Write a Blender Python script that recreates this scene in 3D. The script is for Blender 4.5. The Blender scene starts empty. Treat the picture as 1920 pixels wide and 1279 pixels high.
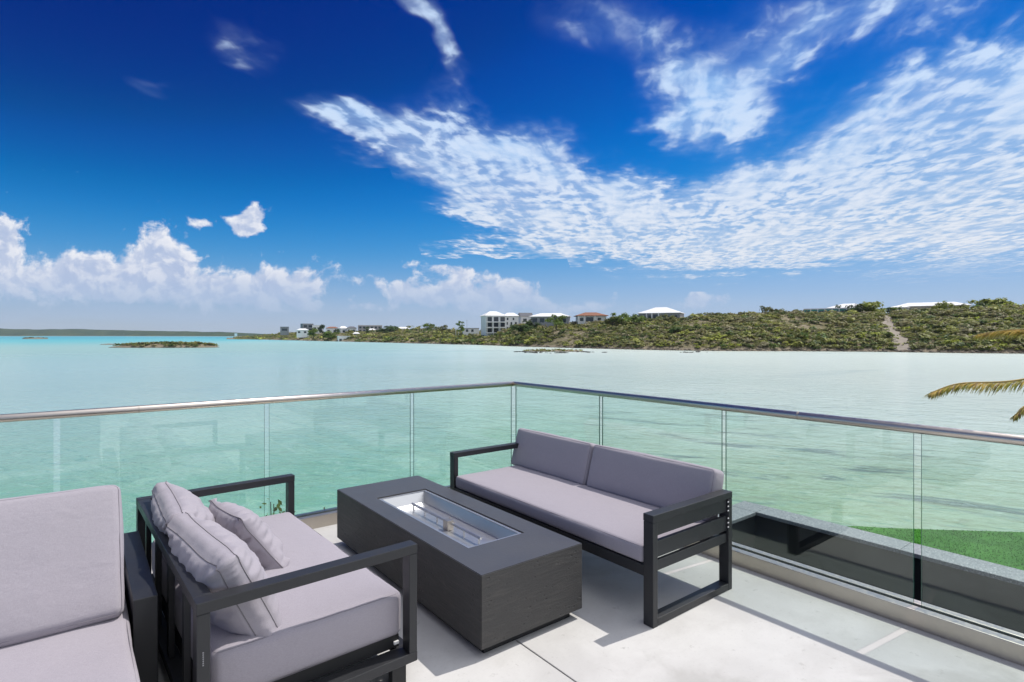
import bpy, bmesh, math, random
import numpy as np
from mathutils import Vector, Matrix, noise as mn

random.seed(7)
rng = np.random.default_rng(11)
sc = bpy.context.scene
COL = sc.collection

# ------------------------------------------------------------------ camera
CAM_H = 1.58
YAW = math.radians(37.8)
FPX, CXP, HYP = 1045.0, 960.0, 628.5
FW = (math.sin(YAW), math.cos(YAW))
RT = (math.cos(YAW), -math.sin(YAW))
cam = bpy.data.cameras.new('camera')
cam.sensor_width = 36.0
cam.lens = FPX / 1920.0 * 36.0
cam.shift_y = -(639.5 - HYP) / 1920.0
cam.clip_start = 0.05
cam.clip_end = 20000
camo = bpy.data.objects.new('camera', cam)
camo.location = (0, 0, CAM_H)
camo.rotation_euler = (math.pi / 2, 0, -YAW)
COL.objects.link(camo)
sc.camera = camo

# ------------------------------------------------------------------ light
SUN_TO = Vector((0.565, -0.075, 1.0)).normalized()
SUN_EL = math.asin(SUN_TO.z)
SUN_AZ = math.atan2(SUN_TO.x, SUN_TO.y)
sun = bpy.data.lights.new('sun', 'SUN')
sun.energy = 3.3
sun.angle = math.radians(0.55)
sun.color = (1.0, 0.955, 0.89)
suno = bpy.data.objects.new('sun', sun)
suno.rotation_euler = SUN_TO.to_track_quat('Z', 'Y').to_euler()
suno.location = (8, -2, 15)
COL.objects.link(suno)

sc.view_settings.view_transform = 'Standard'
sc.view_settings.look = 'None'
sc.view_settings.exposure = 0.10
sc.view_settings.gamma = 1.0
sc.view_settings.use_curve_mapping = False
sc.render.engine = 'CYCLES'
sc.cycles.max_bounces = 10
sc.cycles.transparent_max_bounces = 16
sc.cycles.sample_clamp_indirect = 6.0
sc.cycles.caustics_reflective = False
sc.cycles.caustics_refractive = False
try:
    sc.cycles.use_denoising = True
except Exception:
    pass


class NT:
    """tiny expression builder over a node tree"""
    def __init__(self, tree):
        self.t = tree
        self.n = tree.nodes
        self.l = tree.links

    def put(self, sock, v):
        if v is None:
            return
        if hasattr(v, 'is_output') or isinstance(v, bpy.types.NodeSocket):
            self.l.new(v, sock)
        else:
            sock.default_value = v

    def m(self, op, a, b=None, c=None, clamp=False):
        n = self.n.new('ShaderNodeMath')
        n.operation = op
        n.use_clamp = clamp
        self.put(n.inputs[0], a)
        self.put(n.inputs[1], b)
        if c is not None:
            self.put(n.inputs[2], c)
        return n.outputs[0]

    def add(self, a, b): return self.m('ADD', a, b)
    def sub(self, a, b): return self.m('SUBTRACT', a, b)
    def mul(self, a, b): return self.m('MULTIPLY', a, b)
    def div(self, a, b): return self.m('DIVIDE', a, b)
    def mx(self, a, b): return self.m('MAXIMUM', a, b)
    def mn(self, a, b): return self.m('MINIMUM', a, b)

    def vm(self, op, a, b=None):
        n = self.n.new('ShaderNodeVectorMath')
        n.operation = op
        self.put(n.inputs[0], a)
        self.put(n.inputs[1], b)
        return n.outputs['Value'] if op in ('DOT_PRODUCT', 'LENGTH', 'DISTANCE') else n.outputs[0]

    def xyz(self, x, y, z):
        n = self.n.new('ShaderNodeCombineXYZ')
        for i, v in enumerate((x, y, z)):
            self.put(n.inputs[i], v)
        return n.outputs[0]

    def sep(self, v):
        n = self.n.new('ShaderNodeSeparateXYZ')
        self.put(n.inputs[0], v)
        return n.outputs

    def noise(self, vec, scale, detail=3.0, rough=0.5, dist=0.0, out='Fac', dims='3D'):
        n = self.n.new('ShaderNodeTexNoise')
        n.noise_dimensions = dims
        self.put(n.inputs['Vector'], vec)
        n.inputs['Scale'].default_value = scale
        n.inputs['Detail'].default_value = detail
        n.inputs['Roughness'].default_value = rough
        n.inputs['Distortion'].default_value = dist
        return n.outputs[0 if out == 'Fac' else 1]

    def voro(self, vec, scale, feature='F1', out=0, rnd=1.0):
        n = self.n.new('ShaderNodeTexVoronoi')
        n.feature = feature
        self.put(n.inputs['Vector'], vec)
        n.inputs['Scale'].default_value = scale
        n.inputs['Randomness'].default_value = rnd
        return n.outputs[out]

    def step(self, v, lo, hi, a=0.0, b=1.0):
        n = self.n.new('ShaderNodeMapRange')
        n.interpolation_type = 'SMOOTHSTEP'
        self.put(n.inputs[0], v)
        self.put(n.inputs[1], lo)
        self.put(n.inputs[2], hi)
        self.put(n.inputs[3], a)
        self.put(n.inputs[4], b)
        return n.outputs[0]

    def lin(self, v, lo, hi, a=0.0, b=1.0):
        n = self.n.new('ShaderNodeMapRange')
        self.put(n.inputs[0], v)
        self.put(n.inputs[1], lo)
        self.put(n.inputs[2], hi)
        self.put(n.inputs[3], a)
        self.put(n.inputs[4], b)
        return n.outputs[0]

    def mix(self, f, a, b, blend='MIX'):
        n = self.n.new('ShaderNodeMix')
        n.data_type = 'RGBA'
        n.blend_type = blend
        n.clamp_factor = True
        self.put(n.inputs['Factor'], f)
        for s, v in (('A', a), ('B', b)):
            sock = [i for i in n.inputs if i.name == s and i.type == 'RGBA'][0]
            if isinstance(v, (tuple, list)) and len(v) == 3:
                v = (*v, 1.0)
            self.put(sock, v)
        return [o for o in n.outputs if o.type == 'RGBA'][0]

    def bump(self, h, strength=0.3, dist=0.01, normal=None):
        n = self.n.new('ShaderNodeBump')
        n.inputs['Strength'].default_value = strength
        n.inputs['Distance'].default_value = dist
        self.put(n.inputs['Height'], h)
        if normal is not None:
            self.put(n.inputs['Normal'], normal)
        return n.outputs[0]


# ------------------------------------------------------------------ sky
world = bpy.data.worlds.new('World')
sc.world = world
world.use_nodes = True
try:
    world.cycles.sampling_method = 'MANUAL'
    world.cycles.sample_map_resolution = 512
except Exception:
    pass
wt = NT(world.node_tree)
bg = [n for n in wt.n if n.type == 'BACKGROUND'][0]
sky = wt.n.new('ShaderNodeTexSky')
sky.sky_type = 'NISHITA'
sky.sun_disc = False
sky.sun_elevation = SUN_EL
sky.sun_rotation = SUN_AZ
sky.air_density = 1.0
sky.dust_density = 0.0
sky.ozone_density = 6.0
sky.altitude = 0.0
# clear polarised tropical air: one tone curve for the whole dome
scl = wt.vm('SCALE', sky.outputs[0])
scl.node.inputs['Scale'].default_value = 0.1
cur = wt.n.new('ShaderNodeRGBCurve')
wt.l.new(scl, cur.inputs['Color'])


def setcurve(c, pts):
    c.points[0].location = pts[0]
    c.points[-1].location = pts[-1]
    for p in pts[1:-1]:
        c.points.new(*p)


cm = cur.mapping
cm.use_clip = False
setcurve(cm.curves[0], [(0, 0), (.115, 0.0), (.147, 0.0), (.176, .002), (.23, .035), (.358, .19), (.527, .32), (1, .55)])
setcurve(cm.curves[1], [(0, 0), (.19, .022), (.217, .036), (.242, .060), (.274, .098), (.322, .165), (.403, .26), (.553, .39), (.678, .46), (1, .62)])
setcurve(cm.curves[2], [(0, 0), (.444, .27), (.481, .36), (.524, .44), (.582, .55), (.659, .63), (.724, .67), (1, .80)])
cm.update()
sky_lin = cur.outputs[0]

tc = wt.n.new('ShaderNodeTexCoord')
D = tc.outputs['Generated']
dF = wt.vm('DOT_PRODUCT', D, (FW[0], FW[1], 0))
dR = wt.vm('DOT_PRODUCT', D, (RT[0], RT[1], 0))
dZ = wt.sep(D)[2]
wt.n.remove(bg)
dFc = wt.mx(dF, 0.08)
U = wt.div(dR, dFc)
V = wt.div(dZ, dFc)
dZc = wt.mx(dZ, 0.03)
PA = wt.div(dF, dZc)
PB = wt.div(dR, dZc)


def blob(acc, uu, vv, px, py, rx, ry, ang=0.0, w=1.0):
    """acc + elliptic cloud patch at a fixed bearing and elevation"""
    cu, cv = (px - CXP) / FPX, (HYP - py) / FPX
    a = math.radians(-ang)
    ca, sa = math.cos(a), math.sin(a)
    sx, sy = FPX / rx, FPX / ry
    ma = lambda p, q, r: wt.m('MULTIPLY_ADD', p, q, r)
    x = ma(uu, ca * sx, ma(vv, sa * sx, -(cu * ca + cv * sa) * sx))
    y = ma(uu, -sa * sy, ma(vv, ca * sy, -(-cu * sa + cv * ca) * sy))
    q = ma(y, y, wt.mul(x, x))
    e = wt.m('POWER', math.exp(-1), q)
    return ma(e, w, acc)


def total(uu, vv, lst):
    r = 0.0
    for b_ in lst:
        r = blob(r, uu, vv, *b_)
    return r


def wnoise(x, y, scale, detail, rough=.55, out='Fac'):
    return wt.noise(wt.xyz(x, y, 0.0), scale, detail, rough, 0.0, out, '2D')


def haze_over(col):
    hb = wnoise(wt.mul(U, 2.0), wt.mul(V, 22.0), 1.5, 2)
    f = wt.mul(wt.step(dZ, -0.01, 0.115, 0.62, 0.0), wt.add(.45, hb))
    return wt.mix(f, col, (.40, .51, .70))


def background(col):
    b_ = wt.n.new('ShaderNodeBackground')
    b_.inputs['Strength'].default_value = 0.1
    o_ = wt.vm('SCALE', col)
    o_.node.inputs['Scale'].default_value = 10.0
    wt.l.new(o_, b_.inputs['Color'])
    return b_.outputs[0]


def mixsh(f, a, b):
    n_ = wt.n.new('ShaderNodeMixShader')
    wt.put(n_.inputs[0], f)
    wt.l.new(a, n_.inputs[1])
    wt.l.new(b, n_.inputs[2])
    return n_.outputs[0]


# --- high mackerel layer, a flat sheet seen in perspective
TH = math.radians(14)
PS = wt.add(wt.mul(PA, math.cos(TH)), wt.mul(PB, math.sin(TH)))
PT = wt.add(wt.mul(PA, -math.sin(TH)), wt.mul(PB, math.cos(TH)))
wsx, wsy, _ = wt.sep(wt.vm('SUBTRACT', wnoise(wt.mul(PS, .7), PT, 1.7, 4, .6, 'Color'), (0.5, 0.5, 0.5)))
PSw = wt.add(PS, wt.mul(wsx, 0.30))
PTw = wt.add(PT, wt.mul(wsy, 0.20))
cells = wnoise(wt.mul(PSw, 0.66), PTw, 10.0, 3.5, .5)
coarse = wnoise(wt.add(wt.mul(PSw, 0.4), 7.0), PTw, 2.4, 3)
streak = wnoise(wt.add(wt.mul(PSw, 0.12), 3.0), PTw, 8.0, 3, .6)
Uw = wt.add(U, wt.mul(wsx, 0.20))
Vw = wt.add(V, wt.mul(wsy, 0.11))
HB = [(1900, 440, 130, 60, -10, .5), (1750, 518, 220, 9, -3, .5), (1450, 494, 150, 8, -2, .45), (1640, 300, 330, 95, -24, 1.25), (1880, 190, 200, 110, -30, 1.1), (1330, 405, 270, 58, -3, 1.2),
      (1500, 420, 260, 50, -8, 1.1), (1780, 385, 220, 58, -12, 1.1), (1890, 300, 150, 90, -20, .7), (1850, 462, 190, 20, -6, .62), (1800, 500, 160, 9, -4, .5), (1250, 462, 260, 22, 3, .85),
      (900, 472, 110, 12, 2, .8), (1060, 345, 170, 60, 14, 1.1), (880, 318, 190, 52, 21, 1.15), (690, 238, 150, 30, 12, .85),
      (870, 200, 80, 55, 25, .48), (930, 405, 110, 20, 8, .8), (1000, 260, 70, 40, 0, .55),
      (1310, 190, 62, 75, -58, 1.05), (1400, 180, 110, 50, -35, .5), (1290, 245, 70, 14, -6, .8),
      (830, 70, 72, 22, 48, .8), (750, 10, 60, 20, 25, .6), (1160, 50, 190, 75, 20, .44), (1480, 60, 230, 90, -25, .5),
      (1700, 25, 170, 45, -15, .62), (660, 375, 22, 12, 35, .75), (290, 160, 55, 18, 25, .36), (440, 90, 110, 25, 20, .34)]
hm = wt.mn(wt.mul(total(Uw, Vw, HB), 1.0), 1.02)
patchy = wt.step(wnoise(wt.add(wt.mul(PS, .5), 11.0), PT, 1.3, 2), .36, .64, 0.7, 2.4)
tex = wt.add(wt.mul(wt.sub(cells, .5), patchy), wt.add(wt.mul(wt.sub(coarse, .5), 1.5), wt.mul(wt.sub(streak, .5), .9)))
tex = wt.mul(tex, wt.step(hm, 0.08, 0.55))
hd = wt.step(wt.add(hm, tex), 0.18, 1.25)
hthin = wt.step(wt.add(hm, wt.mul(tex, .35)), 0.12, 1.0, 0.0, 0.58)
hd = wt.mul(wt.mul(wt.mx(hd, hthin), wt.step(dZ, 0.06, 0.125)), .95)
hshade = wt.step(wt.add(wt.mul(cells, .7), wt.mul(streak, .5)), 0.42, 0.78)
low = wt.step(dZ, 0.1, 0.42)
hcol = wt.mix(hshade, wt.mix(low, (.58, .66, .78), (.33, .55, .88)), wt.mix(low, (.77, .80, .86), (.56, .71, .93)))
bg_high = background(haze_over(wt.mix(hd, sky_lin, hcol)))

# --- fair-weather cumulus over the horizon
V125 = wt.mul(V, 1.25)
qx, qy, _ = wt.sep(wt.vm('SUBTRACT', wnoise(U, V125, 9.0, 2, .5, 'Color'), (0.5, 0.5, 0.5)))
u2 = wt.add(U, wt.mul(qx, 0.045))
v2 = wt.add(V, wt.mul(qy, 0.03))
CB = [(300, 482, 56, 62, 0, 1.2), (330, 530, 90, 45, 0, .7), (150, 520, 85, 42, -15, 1.0), (215, 535, 70, 35, 0, .7), (-10, 450, 62, 50, 0, 1.15), (-10, 525, 130, 45, 0, .8),
      (560, 540, 62, 46, 0, 1.1), (490, 530, 40, 28, 0, .6), (425, 552, 70, 40, 0, .85), (466, 424, 34, 26, 0, 1.5), (478, 394, 18, 20, 0, .9),
      (390, 421, 26, 8, 0, .6), (740, 545, 75, 24, 12, .72), (780, 502, 60, 14, 10, .45), (865, 512, 50, 15, 0, .6), (870, 548, 85, 28, 0, .85), (975, 548, 50, 30, 0, .8), (910, 572, 130, 22, 0, .5),
      (1320, 568, 52, 22, 0, .75), (1110, 575, 120, 18, 0, .48), (690, 580, 60, 14, 0, .5)]
cf = wt.mn(total(u2, v2, CB), 1.25)
n0 = wnoise(u2, wt.mul(v2, 1.25), 26.0, 5, .6)
n1 = wnoise(wt.add(u2, .010), wt.mul(wt.add(v2, .012), 1.25), 26.0, 3, .55)
f0 = wt.add(cf, wt.mul(wt.sub(n0, .5), 1.5))
cd = wt.step(f0, 0.34, 0.80)
lit = wt.step(wt.sub(n0, n1), -0.14, 0.20)
edge = wt.step(f0, 0.5, 1.35, 1.0, 0.0)
hgt = wt.step(V, 0.02, 0.16)
litv = wt.mul(wt.add(wt.mul(lit, .75), wt.mul(edge, .35)), wt.add(.35, wt.mul(hgt, .65)))
ccol = wt.mix(litv, (.42, .505, .70), (.82, .83, .88))
fade = wt.step(V, 0.005, 0.115, 0.18, 0.97)        # distant cloud feet pale into the air
bg_low = background(haze_over(wt.mix(wt.mul(cd, fade), sky_lin, ccol)))

# --- the rest of the dome: the same two kinds of cloud, loosely spread
bk = wnoise(wt.mul(PA, .6), PB, 1.3, 4, .6)
bkd = wt.mul(wt.step(wt.m('MULTIPLY_ADD', wt.sep(D)[0], 0.30, bk), .24, .54), wt.step(dZ, 0.0, 0.12))
sd_ = wt.mx(wt.vm('DOT_PRODUCT', D, tuple(SUN_TO)), 0.0)
glow = wt.vm('SCALE', wt.mix(0.0, (.80, .82, .87), (1, 1, 1)))
wt.l.new(wt.m('MULTIPLY_ADD', wt.mul(sd_, sd_), 1.2, 0.95), glow.node.inputs['Scale'])
bg_back = background(wt.mix(wt.mul(bkd, .95), sky_lin, glow))

zone_v = wt.mn(wt.lin(U, -0.22, -0.16, 0.30, 0.137), wt.lin(U, 0.04, 0.12, 0.30, 0.078))
zone_low = wt.m('LESS_THAN', V, zone_v)
bg_front = mixsh(zone_low, bg_high, bg_low)
is_front = wt.step(dF, 0.18, 0.34)
world_out = [n for n in wt.n if n.type == 'OUTPUT_WORLD'][0]
wt.l.new(mixsh(is_front, bg_back, bg_front), world_out.inputs[0])


# ------------------------------------------------------------------ helpers
WZ = -4.0                                            # sea level


def at(px, py, z=0.0):
    d = FPX * (CAM_H - z) / (py - HYP)
    l = (px - CXP) / FPX * d
    return Vector((FW[0] * d + RT[0] * l, FW[1] * d + RT[1] * l, z))


def bearing(px, d, z=0.0):
    l = (px - CXP) / FPX * d
    return Vector((FW[0] * d + RT[0] * l, FW[1] * d + RT[1] * l, z))


def zat(py, d):
    return CAM_H + (HYP - py) / FPX * d


def tag(o, label=None, cat=None, group=None, kind=None, category=None):
    cat = cat or category
    if label: o['label'] = label
    if cat: o['category'] = cat
    if group: o['group'] = group
    if kind: o['kind'] = kind
    return o


def empty(name, loc=(0, 0, 0), rz=0.0, **k):
    o = bpy.data.objects.new(name, None)
    o.location = loc
    o.rotation_euler = (0, 0, rz)
    o.empty_display_size = 0.1
    COL.objects.link(o)
    return tag(o, **k)


def link(name, me, mat=None, parent=None, loc=None, rot=None, **k):
    o = bpy.data.objects.new(name, me)
    COL.objects.link(o)
    if mat is not None and len(me.materials) == 0:
        me.materials.append(mat)
    if parent is not None:
        o.parent = parent
    if loc is not None:
        o.location = loc
    if rot is not None:
        o.rotation_euler = rot
    return tag(o, **k)


def np_mesh(name, V_, F_, smooth=False):
    """V (n,3), F (m,k) arrays"""
    V_ = np.asarray(V_, dtype=np.float32)
    F_ = np.asarray(F_, dtype=np.int32)
    me = bpy.data.meshes.new(name)
    m_, k_ = F_.shape
    me.vertices.add(len(V_))
    me.vertices.foreach_set('co', V_.ravel())
    me.loops.add(m_ * k_)
    me.loops.foreach_set('vertex_index', F_.ravel())
    me.polygons.add(m_)
    me.polygons.foreach_set('loop_start', np.arange(0, m_ * k_, k_, dtype=np.int32))
    me.polygons.foreach_set('loop_total', np.full(m_, k_, dtype=np.int32))
    if smooth:
        me.polygons.foreach_set('use_smooth', np.ones(m_, dtype=bool))
    me.update(calc_edges=True)
    return me


class MB:
    def __init__(self):
        self.v = []
        self.f = []
        self.mi = []

    def quadbox(self, c8, mi=0):
        b = len(self.v)
        self.v += [tuple(p) for p in c8]
        for q in ((0, 3, 2, 1), (4, 5, 6, 7), (0, 1, 5, 4), (1, 2, 6, 5), (2, 3, 7, 6), (3, 0, 4, 7)):
            self.f.append([b + i for i in q])
            self.mi.append(mi)

    def box(self, x0, x1, y0, y1, z0, z1, mi=0):
        self.quadbox([(x0, y0, z0), (x1, y0, z0), (x1, y1, z0), (x0, y1, z0),
                      (x0, y0, z1), (x1, y0, z1), (x1, y1, z1), (x0, y1, z1)], mi)
        return self

    def tube(self, pts, rad, n=8, cap=True, mi=0):
        pts = [Vector(p) for p in pts]
        rads = rad if isinstance(rad, (list, tuple)) else [rad] * len(pts)
        rings = []
        up = Vector((0, 0, 1))
        for i, p in enumerate(pts):
            d = (pts[min(i + 1, len(pts) - 1)] - pts[max(i - 1, 0)]).normalized()
            a = up if abs(d.dot(up)) < .95 else Vector((1, 0, 0))
            s = d.cross(a).normalized()
            t = s.cross(d).normalized()
            b = len(self.v)
            for k in range(n):
                an = 2 * math.pi * k / n
                self.v.append(tuple(p + (s * math.cos(an) + t * math.sin(an)) * rads[i]))
            rings.append(b)
        for i in range(len(rings) - 1):
            for k in range(n):
                k2 = (k + 1) % n
                self.f.append([rings[i] + k, rings[i] + k2, rings[i + 1] + k2, rings[i + 1] + k])
                self.mi.append(mi)
        if cap:
            self.f.append([rings[0] + k for k in range(n)][::-1]); self.mi.append(mi)
            self.f.append([rings[-1] + k for k in range(n)]); self.mi.append(mi)
        return self

    def poly(self, pts, mi=0):
        b = len(self.v)
        self.v += [tuple(p) for p in pts]
        self.f.append(list(range(b, b + len(pts))))
        self.mi.append(mi)
        return self

    def mesh(self, name, smooth=False, bevel=0.0, seg=2, mats=None, fix=True):
        me = bpy.data.meshes.new(name)
        me.from_pydata(self.v, [], self.f)
        for m_ in (mats or []):
            me.materials.append(m_)
        for p, i in zip(me.polygons, self.mi):
            p.material_index = i
        bm = bmesh.new()
        bm.from_mesh(me)
        if fix:
            bmesh.ops.recalc_face_normals(bm, faces=bm.faces)
        if bevel > 0:
            es = [e for e in bm.edges if len(e.link_faces) == 2 and e.calc_face_angle() > 0.5]
            bmesh.ops.bevel(bm, geom=es, offset=bevel, segments=seg, affect='EDGES', profile=0.6)
        bm.to_mesh(me)
        bm.free()
        if smooth:
            for p in me.polygons:
                p.use_smooth = True
        me.update()
        return me

    def build(self, name, mat=None, parent=None, bevel=0.0, smooth=False, loc=None, rot=None, mats=None, seg=2, **k):
        return link(name, self.mesh(name, smooth, bevel, seg, mats), mat, parent, loc, rot, **k)


def bar(name, mat, parent, x0, x1, y0, y1, z0, z1, bevel=0.003, **k):
    return MB().box(x0, x1, y0, y1, z0, z1).build(name, mat, parent, bevel=bevel, **k)


# ------------------------------------------------------------------ materials
def new_mat(name):
    m_ = bpy.data.materials.new(name)
    m_.use_nodes = True
    t = NT(m_.node_tree)
    b = [n for n in t.n if n.type == 'BSDF_PRINCIPLED'][0]
    return m_, t, b


def simple(name, col, rough=0.6, metal=0.0, spec=0.5, var=0.0, scale=3.0, bump=0.0, bscale=40.0):
    m_, t, b = new_mat(name)
    b.inputs['Roughness'].default_value = rough
    b.inputs['Metallic'].default_value = metal
    b.inputs['Specular IOR Level'].default_value = spec
    co = t.n.new('ShaderNodeTexCoord').outputs['Object']
    if var > 0:
        f = t.noise(co, scale, 4, 0.6)
        a = tuple(c * (1 - var) for c in col)
        c2_ = tuple(min(1, c * (1 + var)) for c in col)
        t.put(b.inputs['Base Color'], t.mix(f, a, c2_))
    else:
        b.inputs['Base Color'].default_value = (*col, 1)
    if bump > 0:
        t.put(b.inputs['Normal'], t.bump(t.noise(co, bscale, 4, .6), bump, 0.01))
    return m_


def mat_concrete():
    m_, t, b = new_mat('deck_concrete')
    co = t.n.new('ShaderNodeTexCoord').outputs['Object']
    n1 = t.noise(co, 1.3, 5, .6, .4)
    n2 = t.noise(t.vm('MULTIPLY', co, (1, 1.4, 1)), 3.2, 6, .7, .25)
    n3 = t.noise(co, 60.0, 3, .6)
    c = t.mix(t.step(n1, .35, .68), (.51, .50, .485), (.60, .59, .572))
    c = t.mix(t.mul(t.step(n2, .42, .74), .5), c, (.46, .448, .43))
    c = t.mix(t.mul(t.step(n3, .55, .75), .25), c, (.38, .37, .36))
    wm = t.noise(co, .55, 6, .62, .9)
    c = t.mix(t.mul(t.step(wm, .50, .57), t.mul(t.step(wm, .66, .58), .65)), c, (.41, .40, .38))
    pits = t.voro(co, 3.3, 'F1', 0)
    pm = t.step(pits, .012, .022, 1.0, 0.0)
    c = t.mix(t.mul(pm, .85), c, (.10, .095, .09))
    st = t.noise(co, 14.0, 6, .7)
    c = t.mix(t.mul(t.step(st, .60, .70), .6), c, (.36, .35, .33))
    t.put(b.inputs['Base Color'], c)
    t.put(b.inputs['Roughness'], t.lin(n2, .3, .7, .55, .8))
    t.put(b.inputs['Normal'], t.bump(t.add(n3, t.mul(n2, 1.5)), .12, .004))
    return m_


def mat_fabric():
    m_, t, b = new_mat('grey_fabric')
    co = t.n.new('ShaderNodeTexCoord').outputs['Object']
    w1 = t.noise(t.vm('MULTIPLY', co, (1, .12, 1)), 900.0, 2, .5)
    w2 = t.noise(t.vm('MULTIPLY', co, (.12, 1, 1)), 900.0, 2, .5)
    wv_ = t.add(w1, w2)
    n = t.noise(co, 3.0, 4, .6)
    c = t.mix(t.lin(wv_, .7, 1.3), (.305, .280, .312), (.392, .362, .400))
    c = t.mix(t.mul(t.step(n, .35, .7), .25), c, (.36, .33, .355))
    t.put(b.inputs['Base Color'], c)
    b.inputs['Roughness'].default_value = .92
    b.inputs['Specular IOR Level'].default_value = .2
    b.inputs['Sheen Weight'].default_value = .15
    b.inputs['Sheen Roughness'].default_value = .5
    wr = t.noise(co, 7.0, 3, .55, .3)
    cr = t.noise(t.vm('MULTIPLY', co, (1.0, 3.2, 2.0)), 4.0, 5, .62, .9)
    nb = t.bump(t.add(wr, t.mul(cr, .35)), .26, .02)
    t.put(b.inputs['Normal'], t.bump(wv_, .12, .001, nb))
    return m_


def mat_frame():
    m_, t, b = new_mat('charcoal_powder_coat')
    co = t.n.new('ShaderNodeTexCoord').outputs['Object']
    n = t.noise(co, 380.0, 2, .5)
    n2 = t.noise(co, 6.0, 4, .6)
    t.put(b.inputs['Base Color'], t.mix(n2, (.017, .018, .021), (.028, .029, .032)))
    t.put(b.inputs['Roughness'], t.lin(n2, .3, .7, .40, .54))
    b.inputs['Specular IOR Level'].default_value = .5
    t.put(b.inputs['Normal'], t.bump(n, .10, .001))
    return m_


def mat_fire():
    m_, t, b = new_mat('dark_cast_concrete')
    co = t.n.new('ShaderNodeTexCoord').outputs['Object']
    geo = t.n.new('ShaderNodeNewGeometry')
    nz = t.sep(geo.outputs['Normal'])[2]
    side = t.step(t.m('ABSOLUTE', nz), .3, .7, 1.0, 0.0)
    st = t.noise(t.vm('MULTIPLY', co, (.22, .22, 1.6)), 26.0, 6, .68, .8)
    n1 = t.noise(co, 3.0, 5, .6)
    pit = t.voro(t.vm('MULTIPLY', co, (.6, .6, 1.0)), 42.0, 'F1', 0)
    pitm = t.mul(t.step(t.noise(co, 5.0, 3, .6), .47, .62), t.step(pit, .12, .30, 1.0, 0.0))
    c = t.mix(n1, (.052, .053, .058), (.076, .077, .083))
    c = t.mix(side, c, t.mix(n1, (.028, .0265, .026), (.045, .042, .040)))  # top paler and bluer, sides darker: sky sheen and shade put into the colour
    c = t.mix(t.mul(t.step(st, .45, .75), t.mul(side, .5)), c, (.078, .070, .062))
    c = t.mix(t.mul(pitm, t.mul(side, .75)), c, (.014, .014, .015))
    t.put(b.inputs['Base Color'], c)
    t.put(b.inputs['Roughness'], t.add(t.lin(n1, .3, .7, .38, .50), t.mul(side, .2)))
    b.inputs['Specular IOR Level'].default_value = .7
    h = t.add(t.mul(st, t.mul(side, 1.0)), t.add(t.mul(pitm, t.mul(side, -.8)), t.mul(t.noise(co, 90, 3, .6), .15)))
    t.put(b.inputs['Normal'], t.bump(h, .65, .009))
    return m_


def mat_steel(name, col=(.60, .585, .56), r=.26, aniso_axis=None):
    m_, t, b = new_mat(name)
    co = t.n.new('ShaderNodeTexCoord').outputs['Object']
    b.inputs['Metallic'].default_value = 1.0
    sc_ = (1, 40, 40) if aniso_axis == 'x' else ((40, 1, 40) if aniso_axis == 'y' else (6, 6, 6))
    n = t.noise(t.vm('MULTIPLY', co, sc_), 8.0, 4, .6)
    n2 = t.noise(co, 5.0, 4, .6)
    t.put(b.inputs['Base Color'], t.mix(n2, tuple(c * .86 for c in col), col))
    t.put(b.inputs['Roughness'], t.lin(n, .25, .75, r - .07, r + .10))
    return m_


def mat_glass():
    m_, t, b = new_mat('tinted_safety_glass')
    t.n.remove(b)
    out = [n for n in t.n if n.type == 'OUTPUT_MATERIAL'][0]
    geo = t.n.new('ShaderNodeNewGeometry')
    fr = t.n.new('ShaderNodeFresnel')
    # panes are thin sheets: the same reflectance from either side of each face
    t.put(fr.inputs['IOR'], t.lin(geo.outputs['Backfacing'], 0, 1, 1.62, 1 / 1.62))
    tr = t.n.new('ShaderNodeBsdfTransparent')
    co = t.n.new('ShaderNodeTexCoord').outputs['Object']
    sm = t.noise(co, 2.6, 5, .65)
    t.put(tr.inputs['Color'], t.mix(t.step(sm, .4, .75), (.925, .978, .955), (.905, .962, .935)))
    gl = t.n.new('ShaderNodeBsdfGlossy')
    gl.inputs['Roughness'].default_value = 0.0
    gl.inputs['Color'].default_value = (.95, 1, .98, 1)
    mxs = t.n.new('ShaderNodeMixShader')
    t.l.new(fr.outputs[0], mxs.inputs[0])
    t.l.new(tr.outputs[0], mxs.inputs[1])
    t.l.new(gl.outputs[0], mxs.inputs[2])
    t.l.new(mxs.outputs[0], out.inputs[0])
    return m_


M = {}
M['deck'] = mat_concrete()
M['fabric'] = mat_fabric()
M['frame'] = mat_frame()
M['fire'] = mat_fire()
M['rail'] = mat_steel('brushed_steel_rail', (.66, .60, .54), .36)
M['pan'] = mat_steel('burner_pan_steel', (.58, .59, .60), .33)
[n for n in M['pan'].node_tree.nodes if n.type == 'BSDF_PRINCIPLED'][0].inputs['Metallic'].default_value = .8
M['shoe'] = mat_steel('steel_base_channel', (.58, .53, .47), .40)
M['glass'] = mat_glass()
M['glass_edge'] = simple('green_glass_edge', (.05, .14, .11), .15, 0, .6)
M['gasket'] = simple('black_gasket', (.012, .014, .016), .5)
M['piping'] = simple('grey_piping', (.20, .185, .20), .9, 0, .2)
M['stitch'] = simple('grey_stitch', (.26, .24, .265), .9, 0, .2)
M['dark'] = simple('black_plinth', (.012, .012, .013), .6)
M['whiteplastic'] = simple('white_plastic', (.75, .75, .74), .5)

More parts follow.
